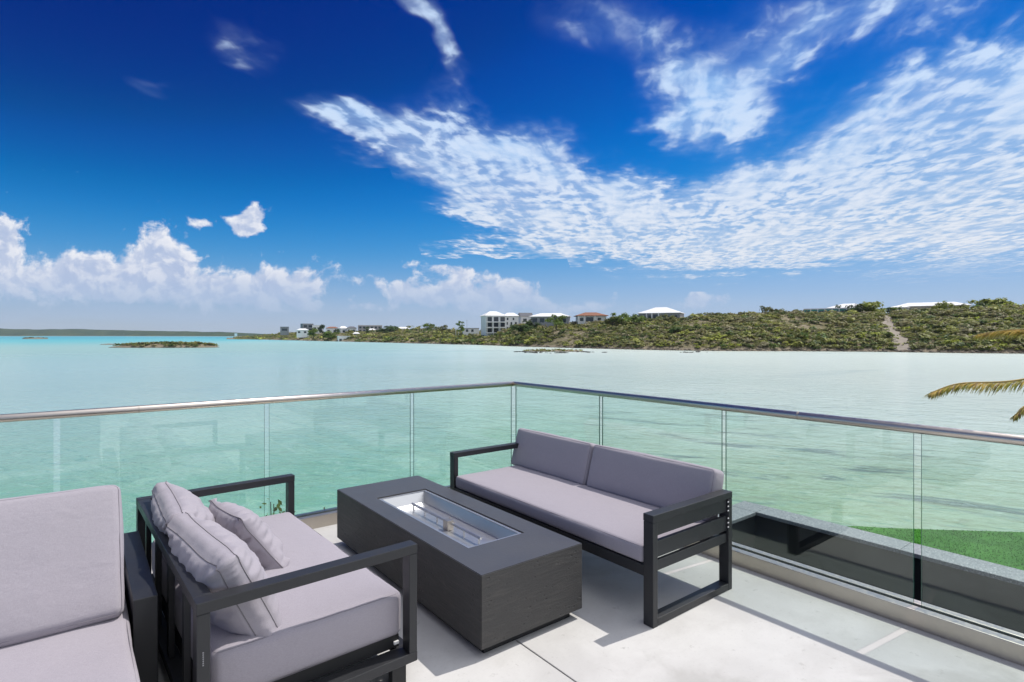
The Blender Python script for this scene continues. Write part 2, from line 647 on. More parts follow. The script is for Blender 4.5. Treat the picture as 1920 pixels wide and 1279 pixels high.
# ------------------------------------------------------------------ terrace floor
JX = 1.787
floor = empty('terrace_floor', (0, 0, 0), kind='structure')
for k_, (x0, x1, y0, y1) in enumerate([(-3.2, JX - .004, .9 - 4.4, 4.78), (JX + .004, 3.79, .9 - 4.4, 4.78)]):
    bar('slab', M['deck'], floor, x0, x1, y0, y1, -.16, 0.0, bevel=.004)
bar('joint_bed', M['gasket'], floor, JX - .006, JX + .006, -3.5, 4.76, -.15, -.012, bevel=0)
base_wall_mat = simple('dark_render_wall', (.040, .042, .045), .75, 0, .3, .25, 2.0, .2, 60)
MB().box(-3.1, 3.74, -3.4, 4.70, -4.6, -.162).build('terrace_base_wall', base_wall_mat, kind='structure')

# ------------------------------------------------------------------ sea
def mat_water():
    m_, t, b = new_mat('shallow_sea')
    geo = t.n.new('ShaderNodeNewGeometry')
    P = geo.outputs['Position']
    X, Y, _ = t.sep(P)
    # camera-independent bearings: the sand flat lies off the east bank, the channel to the north-west
    dist = t.vm('LENGTH', t.xyz(X, Y, 0.0))
    big = t.noise(t.vm('MULTIPLY', P, (1, 1, 0)), .006, 4, .55, .5)
    mid = t.noise(t.vm('MULTIPLY', P, (1, 1, 0)), .045, 4, .6, .4)
    ad = t.mul(X, 1.0)
    side = t.add(t.mul(X, .87), t.mul(Y, -.50))          # + towards the sandy flat
    sand = t.step(t.add(side, t.mul(t.sub(mid, .5), 40.0)), -45.0, 75.0)
    far = t.step(t.add(dist, t.mul(t.sub(big, .5), 200.0)), 230.0, 720.0)
    near = t.step(t.add(dist, t.mul(t.sub(mid, .5), 20.0)), 14.0, 46.0, 1.0, 0.0)
    c_near = t.mix(t.step(t.add(side, t.mul(t.sub(mid, .5), 8.0)), -2.0, 14.0), (.20, .41, .295), (.33, .445, .29))
    c_mid = t.mix(sand, (.33, .50, .44), (.66, .74, .66))
    c_far = t.mix(t.step(side, -260.0, 60.0), (.15, .50, .50), (.58, .72, .66))
    c = t.mix(near, c_mid, c_near)
    c = t.mix(far, c, c_far)
    vfar = t.step(dist, 520.0, 1500.0)
    c = t.mix(t.mul(vfar, .8), c, (.07, .38, .45))
    # sea-grass and rock patches on the bed
    pv = t.vm('MULTIPLY', P, (.65, 1.5, 0))
    rot = t.n.new('ShaderNodeVectorRotate')
    rot.rotation_type = 'Z_AXIS'
    rot.inputs['Angle'].default_value = math.radians(62)
    t.l.new(P, rot.inputs['Vector'])
    pv = t.vm('MULTIPLY', rot.outputs[0], (.5, 1.7, 0))
    g1 = t.noise(pv, .30, 5, .62, .5)
    grass = t.mul(t.step(g1, .535, .66), t.mul(t.step(side, 2.0, 13.0), t.step(dist, 26.0, 60.0, 1.0, 0.10)))
    c = t.mix(t.mul(grass, .75), c, (.10, .145, .145))
    g3 = t.noise(pv, .9, 6, .7, .9)
    c = t.mix(t.mul(t.step(g3, .50, .66), t.mul(t.step(side, 2.0, 14.0), t.step(dist, 20.0, 55.0, .50, 0.0))), c, (.24, .27, .17))
    g2 = t.noise(t.vm('MULTIPLY', P, (.6, 1, 0)), .02, 5, .6, .3)
    c = t.mix(t.mul(t.step(g2, .56, .70), .22), c, (.11, .30, .33))
    # light ripple marks / caustic mottling on the bed
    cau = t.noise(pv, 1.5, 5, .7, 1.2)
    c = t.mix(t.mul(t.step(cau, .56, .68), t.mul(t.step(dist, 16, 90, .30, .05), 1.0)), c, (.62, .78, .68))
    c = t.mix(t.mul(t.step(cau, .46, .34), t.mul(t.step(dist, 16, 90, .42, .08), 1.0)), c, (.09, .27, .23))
    t.put(b.inputs['Base Color'], c)
    b.inputs['IOR'].default_value = 1.33
    b.inputs['Specular IOR Level'].default_value = .42
    t.put(b.inputs['Roughness'], t.step(dist, 20, 300, .10, .34))
    w1 = t.noise(t.vm('MULTIPLY', rot.outputs[0], (.9, 1.25, 0)), 2.3, 4, .6, .8)
    w2 = t.noise(t.vm('MULTIPLY', rot.outputs[0], (.8, 1.35, 0)), .6, 4, .6, .8)
    h = t.add(t.mul(w1, .35), w2)
    nb = t.n.new('ShaderNodeBump')
    t.put(nb.inputs['Strength'], t.step(dist, 20, 700, .38, .12))
    nb.inputs['Distance'].default_value = .35
    t.put(nb.inputs['Height'], h)
    t.put(b.inputs['Normal'], nb.outputs[0])
    return m_


R_ = 9000
MB().poly([(-R_, -R_, WZ), (R_, -R_, WZ), (R_, R_, WZ), (-R_, R_, WZ)]).build('sea_water', mat_water(), kind='structure')

# ------------------------------------------------------------------ opposite shore
SH_X = [400, 470, 520, 600, 700, 800, 900, 960, 1100, 1200, 1300, 1400, 1500, 1600, 1690, 1800, 1920, 2150, 2500, 2900]
SH_Y = [636.2, 636.6, 637.6, 639.6, 642, 644.6, 647, 649.5, 653.5, 656, 658, 658.6, 658.8, 659.4, 660.5, 662.2, 663.4, 667, 672, 678]
RG_X = [400, 455, 500, 540, 600, 700, 790, 860, 890, 935, 975, 1010, 1080, 1150, 1220, 1300, 1400, 1450, 1550, 1640, 1665, 1700, 1800, 1860, 1920, 2100, 2500, 2900]
RG_Y = [634.5, 633, 629, 625.5, 625, 623.5, 620, 622, 625, 624, 612, 604, 606, 602, 601, 596, 591, 586, 588, 587, 590, 587, 586, 580, 580, 576, 570, 570]


def shore_d(px):
    return FPX * (CAM_H - WZ) / (np.interp(px, SH_X, SH_Y) - HYP)


def ridge_d(px):
    return shore_d(px) * 1.20 + 12


def hill_z(px, t):
    """ground height at bearing px; t=0 waterline, 1 ridge, >1 plateau"""
    zr = CAM_H + (HYP - np.interp(px, RG_X, RG_Y)) / FPX * ridge_d(px)
    rise = zr - WZ
    tt = np.clip(t, 0, 1)
    prof = np.where(tt < .05, tt / .05 * .06, .06 + .94 * ((tt - .05) / .95) ** .78)
    z = WZ - .25 + (rise + .25) * prof
    z = z + np.where(t > 1, -(t - 1) * 1.5, 0)
    return z


def hill_xy(px, t):
    d = shore_d(px) + (ridge_d(px) - shore_d(px)) * t
    l = (px - CXP) / FPX * d
    return FW[0] * d + RT[0] * l, FW[1] * d + RT[1] * l


def fbm2(x, y, s, o=4):
    r = np.zeros_like(x)
    a = 1.0
    for k in range(o):
        r += a * np.array([mn.noise(Vector((float(p) * s, float(q) * s, 3.7 * k))) for p, q in zip(x, y)])
        s *= 2.1
        a *= .5
    return r


pxs = np.concatenate([np.linspace(425, 1000, 150), np.linspace(1004, 1940, 190), np.linspace(1955, 2800, 60)])
ts = np.concatenate([np.linspace(-.05, .1, 6), np.linspace(.14, 1.0, 20), np.array([1.1, 1.3, 1.7, 2.4, 3.4])])
PXg, Tg = np.meshgrid(pxs, ts, indexing='ij')
gx, gy = hill_xy(PXg, Tg)
gz = hill_z(PXg, Tg)
gz = np.where(Tg < 0, WZ - .8, gz)
nz_ = fbm2(gx.ravel(), gy.ravel(), .045, 4).reshape(gx.shape)
gz = gz + nz_ * np.clip(Tg, 0, .5) * 2.0 + np.where((Tg > .0) & (Tg < .12), nz_ * .5, 0)
nI, nJ = gx.shape
idx = np.arange(nI * nJ).reshape(nI, nJ)
quads = np.stack([idx[:-1, :-1], idx[1:, :-1], idx[1:, 1:], idx[:-1, 1:]], -1).reshape(-1, 4)


def mat_hill():
    m_, t, b = new_mat('dry_coastal_ground')
    P = t.n.new('ShaderNodeNewGeometry').outputs['Position']
    z = t.sep(P)[2]
    n1 = t.noise(P, .12, 5, .65)
    n2 = t.noise(P, .9, 4, .65)
    c = t.mix(t.step(n1, .35, .65), (.14, .13, .06), (.25, .21, .14))
    c = t.mix(t.mul(t.step(n2, .54, .66), .7), c, (.40, .36, .29))
    c = t.mix(t.step(t.add(z, t.mul(n2, 1.0)), WZ + 1.2, WZ + 1.9, .85, 0.0), c, (.27, .225, .165))
    c = t.mix(t.step(t.add(z, t.mul(n2, .35)), WZ + .25, WZ + .45, .8, 0.0), c, (.05, .045, .038))
    t.put(b.inputs['Base Color'], c)
    b.inputs['Roughness'].default_value = .95
    b.inputs['Specular IOR Level'].default_value = .1
    t.put(b.inputs['Normal'], t.bump(n2, .8, .6))
    return m_


M['hill'] = mat_hill()
link('hillside', np_mesh('hillside', np.stack([gx, gy, gz], -1).reshape(-1, 3), quads, True), M['hill'], kind='structure')


def ground_z(px, t):
    z = float(hill_z(np.array(px), np.array(t)))
    x, y = hill_xy(px, t)
    n = sum(.5 ** k * mn.noise(Vector((float(x) * .045 * 2.1 ** k, float(y) * .045 * 2.1 ** k, 3.7 * k))) for k in range(4))
    return z + n * min(max(t, 0), .5) * 2.0


def mat_leaf(name, gloss=.55):
    m_, t, b = new_mat(name)
    a = t.n.new('ShaderNodeAttribute')
    a.attribute_name = 'tint'
    P = t.n.new('ShaderNodeNewGeometry').outputs['Position']
    n = t.noise(P, 1.7, 3, .6)
    c = t.mix(t.lin(n, .3, .7, 0, .25), a.outputs['Color'], (.10, .10, .04), )
    t.put(b.inputs['Base Color'], c)
    tl = t.n.new('ShaderNodeBsdfTranslucent')
    t.put(tl.inputs['Color'], c)
    ms = t.n.new('ShaderNodeMixShader')
    ms.inputs[0].default_value = .35
    t.l.new(b.outputs[0], ms.inputs[1])
    t.l.new(tl.outputs[0], ms.inputs[2])
    t.l.new(ms.outputs[0], [q for q in t.n if q.type == 'OUTPUT_MATERIAL'][0].inputs[0])
    b.inputs['Roughness'].default_value = gloss
    b.inputs['Specular IOR Level'].default_value = .25
    return m_


M['leaf'] = mat_leaf('scrub_leaf')


def clump_templates(n_t=10, n_leaf=60, flat=.62, leaf=.21, seed=3):
    r = np.random.default_rng(seed)
    T_ = []
    for k in range(n_t):
        # a few lobes, leaves on their shells
        lob = r.normal(0, .42, (5, 3)) * (1, 1, .5)
        lob[:, 2] = np.abs(lob[:, 2]) + .25
        lr = r.uniform(.35, .6, 5)
        ii = r.integers(0, 5, n_leaf)
        d = r.normal(0, 1, (n_leaf, 3))
        d[:, 2] = np.where(d[:, 2] < -.3, -d[:, 2], d[:, 2])
        d /= np.linalg.norm(d, axis=1, keepdims=True)
        c = lob[ii] + d * lr[ii][:, None] * r.uniform(.7, 1.05, (n_leaf, 1))
        c[:, 2] = np.maximum(c[:, 2] * flat, -.05)
        nn = d * .55 + r.normal(0, .38, (n_leaf, 3)) + np.array([.25, 0, .75])
        nn /= np.linalg.norm(nn, axis=1, keepdims=True)
        a = np.cross(nn, r.normal(0, 1, (n_leaf, 3)))
        a /= np.linalg.norm(a, axis=1, keepdims=True)
        b_ = np.cross(nn, a)
        s = r.uniform(.6, 1.5, (n_leaf, 1)) * leaf
        q = np.stack([c - a * s, c + b_ * s * .6, c + a * s, c - b_ * s * .6], 1)
        tint = .75 + .5 * r.random(n_leaf)
        T_.append((q, tint))
    return T_


TPL = clump_templates()
TPL_FAR = clump_templates(8, 26, .62, .28, 5)
PAL = 2.0 * np.array([(.125, .135, .040), (.155, .155, .050), (.085, .105, .032), (.20, .225, .034), (.15, .138, .062), (.17, .155, .088), (.055, .085, .024), (.19, .20, .048)])


def scatter_mesh(name, pos, rad, cols, tpl, r):
    """many small leafy bushes joined into one mesh"""
    n = len(pos)
    out_v, out_c = [], []
    ti = r.integers(0, len(tpl), n)
    an = r.uniform(0, 6.283, n)
    for k in range(len(tpl)):
        sel = np.where(ti == k)[0]
        if not len(sel):
            continue
        q, tint = tpl[k]
        ca, sa = np.cos(an[sel]), np.sin(an[sel])
        x = q[None, ..., 0] * ca[:, None, None] - q[None, ..., 1] * sa[:, None, None]
        y = q[None, ..., 0] * sa[:, None, None] + q[None, ..., 1] * ca[:, None, None]
        z = np.broadcast_to(q[None, ..., 2], x.shape)
        v = np.stack([x, y, z], -1) * rad[sel][:, None, None, None]
        v = v + pos[sel][:, None, None, :]
        out_v.append(v.reshape(-1, 3))
        c = cols[sel][:, None, :] * tint[None, :, None]
        out_c.append(np.repeat(c.reshape(-1, 3), 4, axis=0))
    v = np.concatenate(out_v)
    c = np.concatenate(out_c)
    f = np.arange(len(v), dtype=np.int32).reshape(-1, 4)
    me = np_mesh(name, v, f)
    ca_ = me.color_attributes.new('tint', 'FLOAT_COLOR', 'POINT')
    ca_.data.foreach_set('color', np.concatenate([c, np.ones((len(c), 1))], 1).astype(np.float32).ravel())
    return me


def on_path(px, t):
    c = np.interp(t, [0, .2, .45, .7, 1.0], [1694, 1684, 1668, 1664, 1664])
    w_ = np.interp(t, [0, .2, .5, 1.0], [14, 14, 11, 5])
    return np.abs(px - c) < w_


HOUSE_ZONES = []     # (px0, px1) where tall scrub would hide a house front


def scatter_hill(n, px0, px1, t0, t1, rmin, rmax, tpl, seed, name, cols=None):
    r = np.random.default_rng(seed)
    px = r.uniform(px0, px1, n)
    t = r.uniform(t0, t1, n) ** 1.0
    keep = ~on_path(px, t)
    px, t = px[keep], t[keep]
    x, y = hill_xy(px, t)
    # bare patches
    nf = np.array([mn.noise(Vector((float(a) * .05, float(b) * .05, 1.3))) for a, b in zip(x, y)])
    keep = (nf + r.normal(0, .25, len(nf))) > -.42
    px, t, x, y, nf = px[keep], t[keep], x[keep], y[keep], nf[keep]
    z = np.array([ground_z(float(a), float(b)) for a, b in zip(px, t)])
    rad = r.uniform(rmin, rmax, len(px)) * (1 + .3 * nf) * np.exp(r.normal(0, .28, len(px)))
    pos = np.stack([x, y, z - .1], -1)
    # lush yellow-green low on the bank, drier browns high up
    ci = np.where(r.random(len(px)) < np.clip(.62 - .45 * t, .1, 1), r.choice([0, 1, 3, 7, 0, 2, 7, 6], len(px)), r.choice([0, 1, 2, 4, 4, 5, 5, 6, 1], len(px)))
    c = PAL[ci] * r.uniform(.8, 1.25, (len(px), 1))
    me = scatter_mesh(name, pos, rad, c, tpl, r)
    return link(name, me, M['leaf'], kind='stuff', label='low olive and brown scrub covering the far bank', category='scrub')


scatter_hill(6200, 985, 2050, .05, 1.12, .75, 1.75, TPL, 21, 'hillside_scrub')
scatter_hill(3600, 440, 1000, .05, 1.3, 1.0, 2.5, TPL_FAR, 22, 'village_scrub')
tag(bpy.data.objects['village_scrub'], label='green scrub on the low bank below the far village', cat='scrub')
scatter_hill(900, 2050, 2800, .05, 1.1, 1.0, 2.0, TPL_FAR, 23, 'side_bank_scrub')
tag(bpy.data.objects['side_bank_scrub'], label='olive scrub on the bank beyond the right edge', cat='scrub')

# pale eroded track down the bank
pv, pf = [], []
for i, t in enumerate(np.linspace(.03, 1.02, 24)):
    c = np.interp(t, [0, .2, .45, .7, 1.0], [1694, 1684, 1668, 1664, 1664])
    w_ = np.interp(t, [0, .2, .5, 1.0], [15, 14, 11, 5]) * (1 + .35 * math.sin(i * 1.9) + .2 * math.sin(i * .7))
    for j, s in enumerate((-1, 0, 1)):
        x, y = hill_xy(c + s * w_, t)
        pv.append((x, y, ground_z(c + s * w_, t) + .30 - .10 * (s == 0) + random.uniform(-.05, .05)))
    if i:
        b_ = 3 * (i - 1)
        for j in (0, 1):
            pf.append((b_ + j, b_ + j + 1, b_ + j + 4, b_ + j + 3))
link('dirt_track', np_mesh('dirt_track', pv, pf), simple('pale_track_soil', (.33, .29, .24), .95, 0, .1, .35, .7, .6, 1.5), kind='structure')

# rocks along the waterline
rock_mat = simple('shore_rock', (.20, .17, .13), .95, 0, .1, .6, .5, .6, 2.0)
dark_rock = simple('wet_dark_rock', (.045, .042, .038), .8, 0, .3, .5, .8, .5, 2.0)


def rock_verts(r, s, pos, flat=.5):
    bm = bmesh.new()
    bmesh.ops.create_icosphere(bm, subdivisions=1, radius=1.0)
    v = np.array([p.co[:] for p in bm.verts])
    f = np.array([[q.index for q in p.verts] for p in bm.faces])
    bm.free()
    v = v * (1 + r.normal(0, .16, (len(v), 1))) * np.array([s * r.uniform(.8, 1.6), s * r.uniform(.8, 1.4), s * flat])
    a = r.uniform(0, 6.28)
    v = np.stack([v[:, 0] * math.cos(a) - v[:, 1] * math.sin(a), v[:, 0] * math.sin(a) + v[:, 1] * math.cos(a), v[:, 2]], -1)
    return v + np.array(pos), f


def rocks(name, plist, mat, label, seed=1, flat=.5):
    r = np.random.default_rng(seed)
    vs, fs, o = [], [], 0
    for p, s in plist:
        v, f = rock_verts(r, s, p, flat)
        vs.append(v)
        fs.append(f + o)
        o += len(v)
    return link(name, np_mesh(name, np.concatenate(vs), np.concatenate(fs)), mat, kind='stuff', label=label, category='rocks')


r_ = np.random.default_rng(5)
pl = []
for k_ in range(620):
    px = r_.uniform(470, 2100)
    t = r_.uniform(-.005, .05)
    x, y = hill_xy(px, t)
    pl.append(((x, y, max(ground_z(px, t), WZ) + .05), r_.uniform(.25, .9)))
rocks('shoreline_rocks', pl, rock_mat, 'beige boulders strung along the far waterline', 8)

# ------------------------------------------------------------------ islets
def islet(name_px, px, py, half_px, hgt, depth_m, seed, label, scrub_n, cols, lop=0.0):
    """low rocky islet, px centre and half width seen from the terrace"""
    c = at(px, py, WZ)
    d = FPX * (CAM_H - WZ) / (py - HYP)
    hw = half_px * d / FPX
    nI_, nJ_ = 48, 14
    r = np.random.default_rng(seed)
    vs = []
    for i in range(nI_):
        u = -1 + 2 * i / (nI_ - 1)
        for j in range(nJ_):
            v = -1 + 2 * j / (nJ_ - 1)
            w_ = math.sqrt(max(0, 1 - abs(u) ** 2.2))
            n = mn.noise(Vector((u * 4, v * 1.5, seed)))
            n2 = mn.noise(Vector((u * 9, v * 3, seed + 5)))
            z = WZ - .3 + (max(0, 1 - abs(u) ** 2.6) * max(0, 1 - v * v)) ** .45 * (hgt * (.62 + lop * u) + .3) * (1 + .35 * n) + n2 * .12
            l = u * hw + n * .03 * hw
            dd = v * depth_m * (w_ * .9 + .1)
            vs.append((c.x + RT[0] * l + FW[0] * dd, c.y + RT[1] * l + FW[1] * dd, z))
    id_ = np.arange(nI_ * nJ_).reshape(nI_, nJ_)
    q = np.stack([id_[:-1, :-1], id_[1:, :-1], id_[1:, 1:], id_[:-1, 1:]], -1).reshape(-1, 4)
    link('islet', np_mesh('islet', vs, q, True), M['hill'], kind='structure')
    vs = np.array(vs)
    if scrub_n:
        sel = r.choice(len(vs), scrub_n)
        p = vs[sel] + r.normal(0, .5, (scrub_n, 3)) * np.array([1, 1, 0])
        ok = vs[sel][:, 2] > WZ + hgt * .22
        p = p[ok]
        rad = r.uniform(.45, 1.15, len(p)) * min(1.3, hgt / 2.2 + .35)
        cc = PAL[r.choice(cols, len(p))] * r.uniform(.7, 1.15, (len(p), 1))
        link('islet_scrub', scatter_mesh('islet_scrub', p, rad, cc, TPL, r), M['leaf'], kind='stuff', label=label, category='scrub')
    return c, hw, d


islet('a', 308, 651.5, 101, 2.7, 9, 31, 'dark green scrub on the long low islet at left', 520, [0, 2, 6, 4, 1], .12)
islet('b', 1040, 659.2, 66, .75, 3.5, 32, 'green tufts on the flat rocky islet before the far bank', 120, [0, 1, 3, 7], 0)
islet('c', 66, 635.6, 21, 3.4, 12, 33, 'dark scrub on the tiny islet near the left horizon', 70, [6, 2], 0)
islet('d', 208, 646.2, 19, .7, 5, 34, '', 0, [0], 0)
pl = []
for px, py, n in ((975, 660, 10), (1100, 660.5, 14), (1128, 661, 6), (1292, 661, 7), (1314, 660.2, 6), (1000, 661.5, 14), (1050, 662, 14)):
    for k_ in range(n):
        p = at(px + r_.normal(0, 9 if n < 15 else 22), py + r_.normal(0, .25), WZ)
        pl.append(((p.x, p.y, WZ + .05), r_.uniform(.25, .7)))
rocks('islet_rocks', pl, dark_rock, 'dark wet rocks at the edges of the islets', 9, .35)

# ------------------------------------------------------------------ far hills on the left horizon
hv, hf = [], []
HX = np.linspace(-700, 560, 120)
for i, px in enumerate(HX):
    d0 = 3000.0 - 900 * np.clip((px - 200) / 300, 0, 1)
    top = np.interp(px, [-700, -300, 0, 60, 130, 220, 300, 420, 460, 560], [606, 610, 615.5, 618, 616.5, 619, 620.5, 622.5, 624.5, 628])
    top += 1.0 * mn.noise(Vector((px * .03, 0, 0))) + .5 * mn.noise(Vector((px * .11, 3, 0)))
    for j, (dd, f_) in enumerate(((0, 0), (60, .12), (260, .62), (480, 1.0), (900, .7))):
        d = d0 + dd
        zt = CAM_H + (HYP - top) / FPX * (d0 + 480)
        n = mn.noise(Vector((px * .05, j * 1.7, 2)))
        p = bearing(px, d, WZ - .5 + (zt - WZ) * f_ * (1 + (.12 * n if 0 < f_ < 1 else 0)))
        hv.append(p)
    if i:
        a_, b_ = 5 * (i - 1), 5 * i
        for j in range(4):
            hf.append((a_ + j, b_ + j, b_ + j + 1, a_ + j + 1))


def mat_farhill():
    m_, t, b = new_mat('far_wooded_hill')
    P = t.n.new('ShaderNodeNewGeometry').outputs['Position']
    n1 = t.noise(P, .008, 5, .65)
    n2 = t.noise(P, .05, 5, .7)
    c = t.mix(t.step(n1, .35, .65), (.034, .066, .040), (.070, .100, .046))
    c = t.mix(t.mul(t.step(n2, .52, .66), .6), c, (.020, .045, .034))
    c = t.mix(t.step(t.sep(P)[2], WZ + .6, WZ + 2.2, .9, 0), c, (.33, .30, .24))
    t.put(b.inputs['Base Color'], c)
    b.inputs['Roughness'].default_value = .95
    b.inputs['Specular IOR Level'].default_value = .05
    t.put(b.inputs['Normal'], t.bump(n2, .9, 8.0))
    return m_


link('far_hills', np_mesh('far_hills', [tuple(p) for p in hv], hf, True), mat_farhill(), kind='structure')

# ------------------------------------------------------------------ houses on the far bank
M['white'] = simple('white_render', (.78, .78, .77), .8, 0, .3, .08, .5)
M['whiteroof'] = simple('white_roof', (.80, .80, .79), .7, 0, .3, .08, .4)
M['redroof'] = simple('terracotta_roof', (.27, .13, .085), .85, 0, .2, .3, 1.0)
M['greyroof'] = simple('slate_roof', (.13, .135, .15), .8, 0, .3, .2, .8)
M['win'] = simple('dark_window', (.025, .035, .045), .12, 0, .7)
M['teal'] = simple('teal_render', (.10, .36, .31), .7, 0, .3, .1, .5)
M['grey'] = simple('grey_render', (.33, .33, .34), .8, 0, .3, .15, .5)
M['darkwall'] = simple('dark_grey_render', (.26, .26, .27), .8, 0, .3, .2, .5)
M['cream'] = simple('cream_render', (.55, .50, .42), .8, 0, .3, .1, .5)


def hip(mb, x0, x1, y0, y1, z0, z1, over=.5, ridge=.5, thick=.22):
    x0 -= over; x1 += over; y0 -= over; y1 += over
    cx_, cy_ = (x0 + x1) / 2, (y0 + y1) / 2
    rl = max(0.05, (x1 - x0) / 2 * ridge)
    b = len(mb.v)
    mb.v += [(x0, y0, z0), (x1, y0, z0), (x1, y1, z0), (x0, y1, z0), (x0, y0, z0 + thick), (x1, y0, z0 + thick), (x1, y1, z0 + thick), (x0, y1, z0 + thick), (cx_ - rl, cy_, z1), (cx_ + rl, cy_, z1)]
    for q in ((0, 3, 2, 1), (0, 1, 5, 4), (1, 2, 6, 5), (2, 3, 7, 6), (3, 0, 4, 7), (4, 5, 9, 8), (6, 7, 8, 9)):
        mb.f.append([b + i for i in q]); mb.mi.append(0)
    for q in ((5, 6, 9), (7, 4, 8)):
        mb.f.append([b + i for i in q]); mb.mi.append(0)


def house(name, label, px0, px1, yp, ye, yb, d, depth, wall, roof, rtype='hip', yaw=0.0, wins=(), cols=(), slabs=(), ridge=.45, over=.5, sidewins=(), down=4.0, group=None):
    s = d / FPX
    w_ = (px1 - px0) * s / max(.5, math.cos(yaw))
    zb, ze, zp = zat(yb, d), zat(ye, d), zat(yp, d)
    p = bearing((px0 + px1) / 2, d + depth / 2, zb)
    ang = math.atan2(p.y, p.x) - math.pi / 2 + yaw          # local -Y faces the terrace
    root = empty(name, p, ang, label=label, cat='house', group=group)
    h = ze - zb
    MB().box(-w_ / 2, w_ / 2, -depth / 2, depth / 2, -down, h).build('wall', M[wall], root)
    mb = MB()
    if rtype == 'hip':
        hip(mb, -w_ / 2, w_ / 2, -depth / 2, depth / 2, h + .01, zp - zb, over, ridge)
    elif rtype == 'flat':
        mb.box(-w_ / 2 - over * .4, w_ / 2 + over * .4, -depth / 2 - over * .4, depth / 2 + over * .4, h + .01, h + .45)
    elif rtype == 'gable':
        x0, x1, y0, y1 = -w_ / 2 - over, w_ / 2 + over, -depth / 2 - over, depth / 2 + over
        b = 0
        mb.v += [(x0, y0, h + .01), (x1, y0, h + .01), (x1, y1, h + .01), (x0, y1, h + .01), (x0, 0, zp - zb), (x1, 0, zp - zb)]
        for q in ((0, 3, 2, 1), (0, 1, 5, 4), (2, 3, 4, 5), (1, 2, 5), (3, 0, 4)):
            mb.f.append(list(q)); mb.mi.append(0)
    mb.build('roof', M[roof], root)
    for (u0, u1, v0, v1) in wins:
        MB().box(-w_ / 2 + u0 * w_, -w_ / 2 + u1 * w_, -depth / 2 - .06, -depth / 2 + .05, v0 * h, v1 * h).build('window', M['win'], root)
    for (u0, u1, v0, v1) in sidewins:
        MB().box(w_ / 2 - .05, w_ / 2 + .06, -depth / 2 + u0 * depth, -depth / 2 + u1 * depth, v0 * h, v1 * h).build('window', M['win'], root)
    for (u, out) in cols:
        MB().box(-w_ / 2 + u * w_ - .2, -w_ / 2 + u * w_ + .2, -depth / 2 - out - .2, -depth / 2 - out + .2, -1.5, h).build('column', M['white'], root)
    for (u0, u1, v, out) in slabs:
        MB().box(-w_ / 2 + u0 * w_, -w_ / 2 + u1 * w_, -depth / 2 - out, -depth / 2 - .001, v * h - .35, v * h + .12).build('balcony', M['white'], root)
    return root


rdp = lambda px: float(ridge_d(px))
BAY_SHADE = [(.03 + .33 * k, .31 + .33 * k, v0, v1) for k in range(3) for v0, v1 in ((.03, .28), (.36, .61), (.68, .94))]  # dark panes stand in for the shade inside the open balconies
house('villa', 'tall white three-storey villa with stacked balconies and pale hip roof', 906, 943, 583, 592.5, 624.5, 342, 13, 'white', 'whiteroof', 'hip', .25,
      wins=BAY_SHADE, cols=[(.02, 2.2), (.34, 2.2), (.67, 2.2), (.99, 2.2)], slabs=[(0, 1, .33, 2.5), (0, 1, .65, 2.5), (0, 1, .02, 2.5)], ridge=.3, over=.8)
house('villa_wing', 'white side wing with small square windows joined to the three-storey villa', 943.5, 971, 586, 593, 622, 347, 9, 'white', 'whiteroof', 'hip', .1,
      wins=[(.15, .27, .12, .3), (.15, .27, .45, .62), (.45, .56, .45, .62), (.45, .56, .12, .3), (.75, .87, .45, .62), (.2, .3, .75, .9), (.6, .7, .75, .9)], ridge=.4, over=.5)
house('dark_roof_house', 'house with dark slate roof squeezed behind the white villa', 974, 996, 586, 593, 608, 362, 9, 'white', 'greyroof', 'gable', .2, wins=[(.2, .5, .3, .7)])
house('long_house', 'long low white-roofed house behind green bushes, left of the red roof', 997, 1068, 586.5, 594, 606, 300, 12, 'grey', 'whiteroof', 'hip', -.1,
      wins=[(.05 + .19 * k, .17 + .19 * k, .12, .78) for k in range(5)], ridge=.5, over=.9)
house('red_roof_house', 'white bungalow with terracotta hip roof on the ridge', 1081, 1134, 585, 592.5, 604, 290, 11, 'white', 'redroof', 'hip', .12,
      wins=[(.08, .2, .15, .7), (.28, .55, .05, .8), (.7, .82, .3, .7)], cols=[(.24, 1.2), (.6, 1.2), (.02, 1.2)], ridge=.35, over=1.1)
house('hilltop_house', 'pale grey house with tall white hip roof beside a bush on the ridge', 1202, 1278, 575, 587.5, 604, 265, 12, 'grey', 'whiteroof', 'hip', -.18,
      wins=[(.06, .18, .3, .75), (.24, .31, .1, .8), (.36, .47, .05, .85), (.6, .75, .2, .75), (.82, .93, .2, .75)], cols=[(.21, 1.4), (.34, 1.4), (.5, 1.4)], ridge=.25, over=.5)
house('teal_house', 'long teal-walled house half hidden in greenery on the ridge', 1512, 1590, 577, 579.8, 594, 262, 9, 'teal', 'whiteroof', 'flat', .0,
      wins=[(.03 + .15 * k, .13 + .15 * k, .15, .8) for k in range(6)], cols=[(.15 * k, .5) for k in range(7)])
house('white_gable_house', 'house with broad white sloping roof right of the teal house', 1556, 1628, 568, 577.5, 594, 272, 13, 'cream', 'whiteroof', 'hip', .0, ridge=.25, wins=[(.2, .4, .2, .7)])
house('wide_white_house', 'widest white-roofed house on the ridge right of the track', 1690, 1800, 565.5, 574, 592, 262, 13, 'cream', 'whiteroof', 'hip', .05,
      wins=[(.04 + .12 * k, .12 + .12 * k, .15, .75) for k in range(8)], ridge=.6, over=1.0)
house('porch_house', 'low white porch building left of the widest white roof', 1672, 1700, 573, 577, 592, 256, 7, 'white', 'whiteroof', 'hip', .05, wins=[(.1, .3, .2, .7), (.45, .6, .1, .75), (.72, .9, .2, .7)])
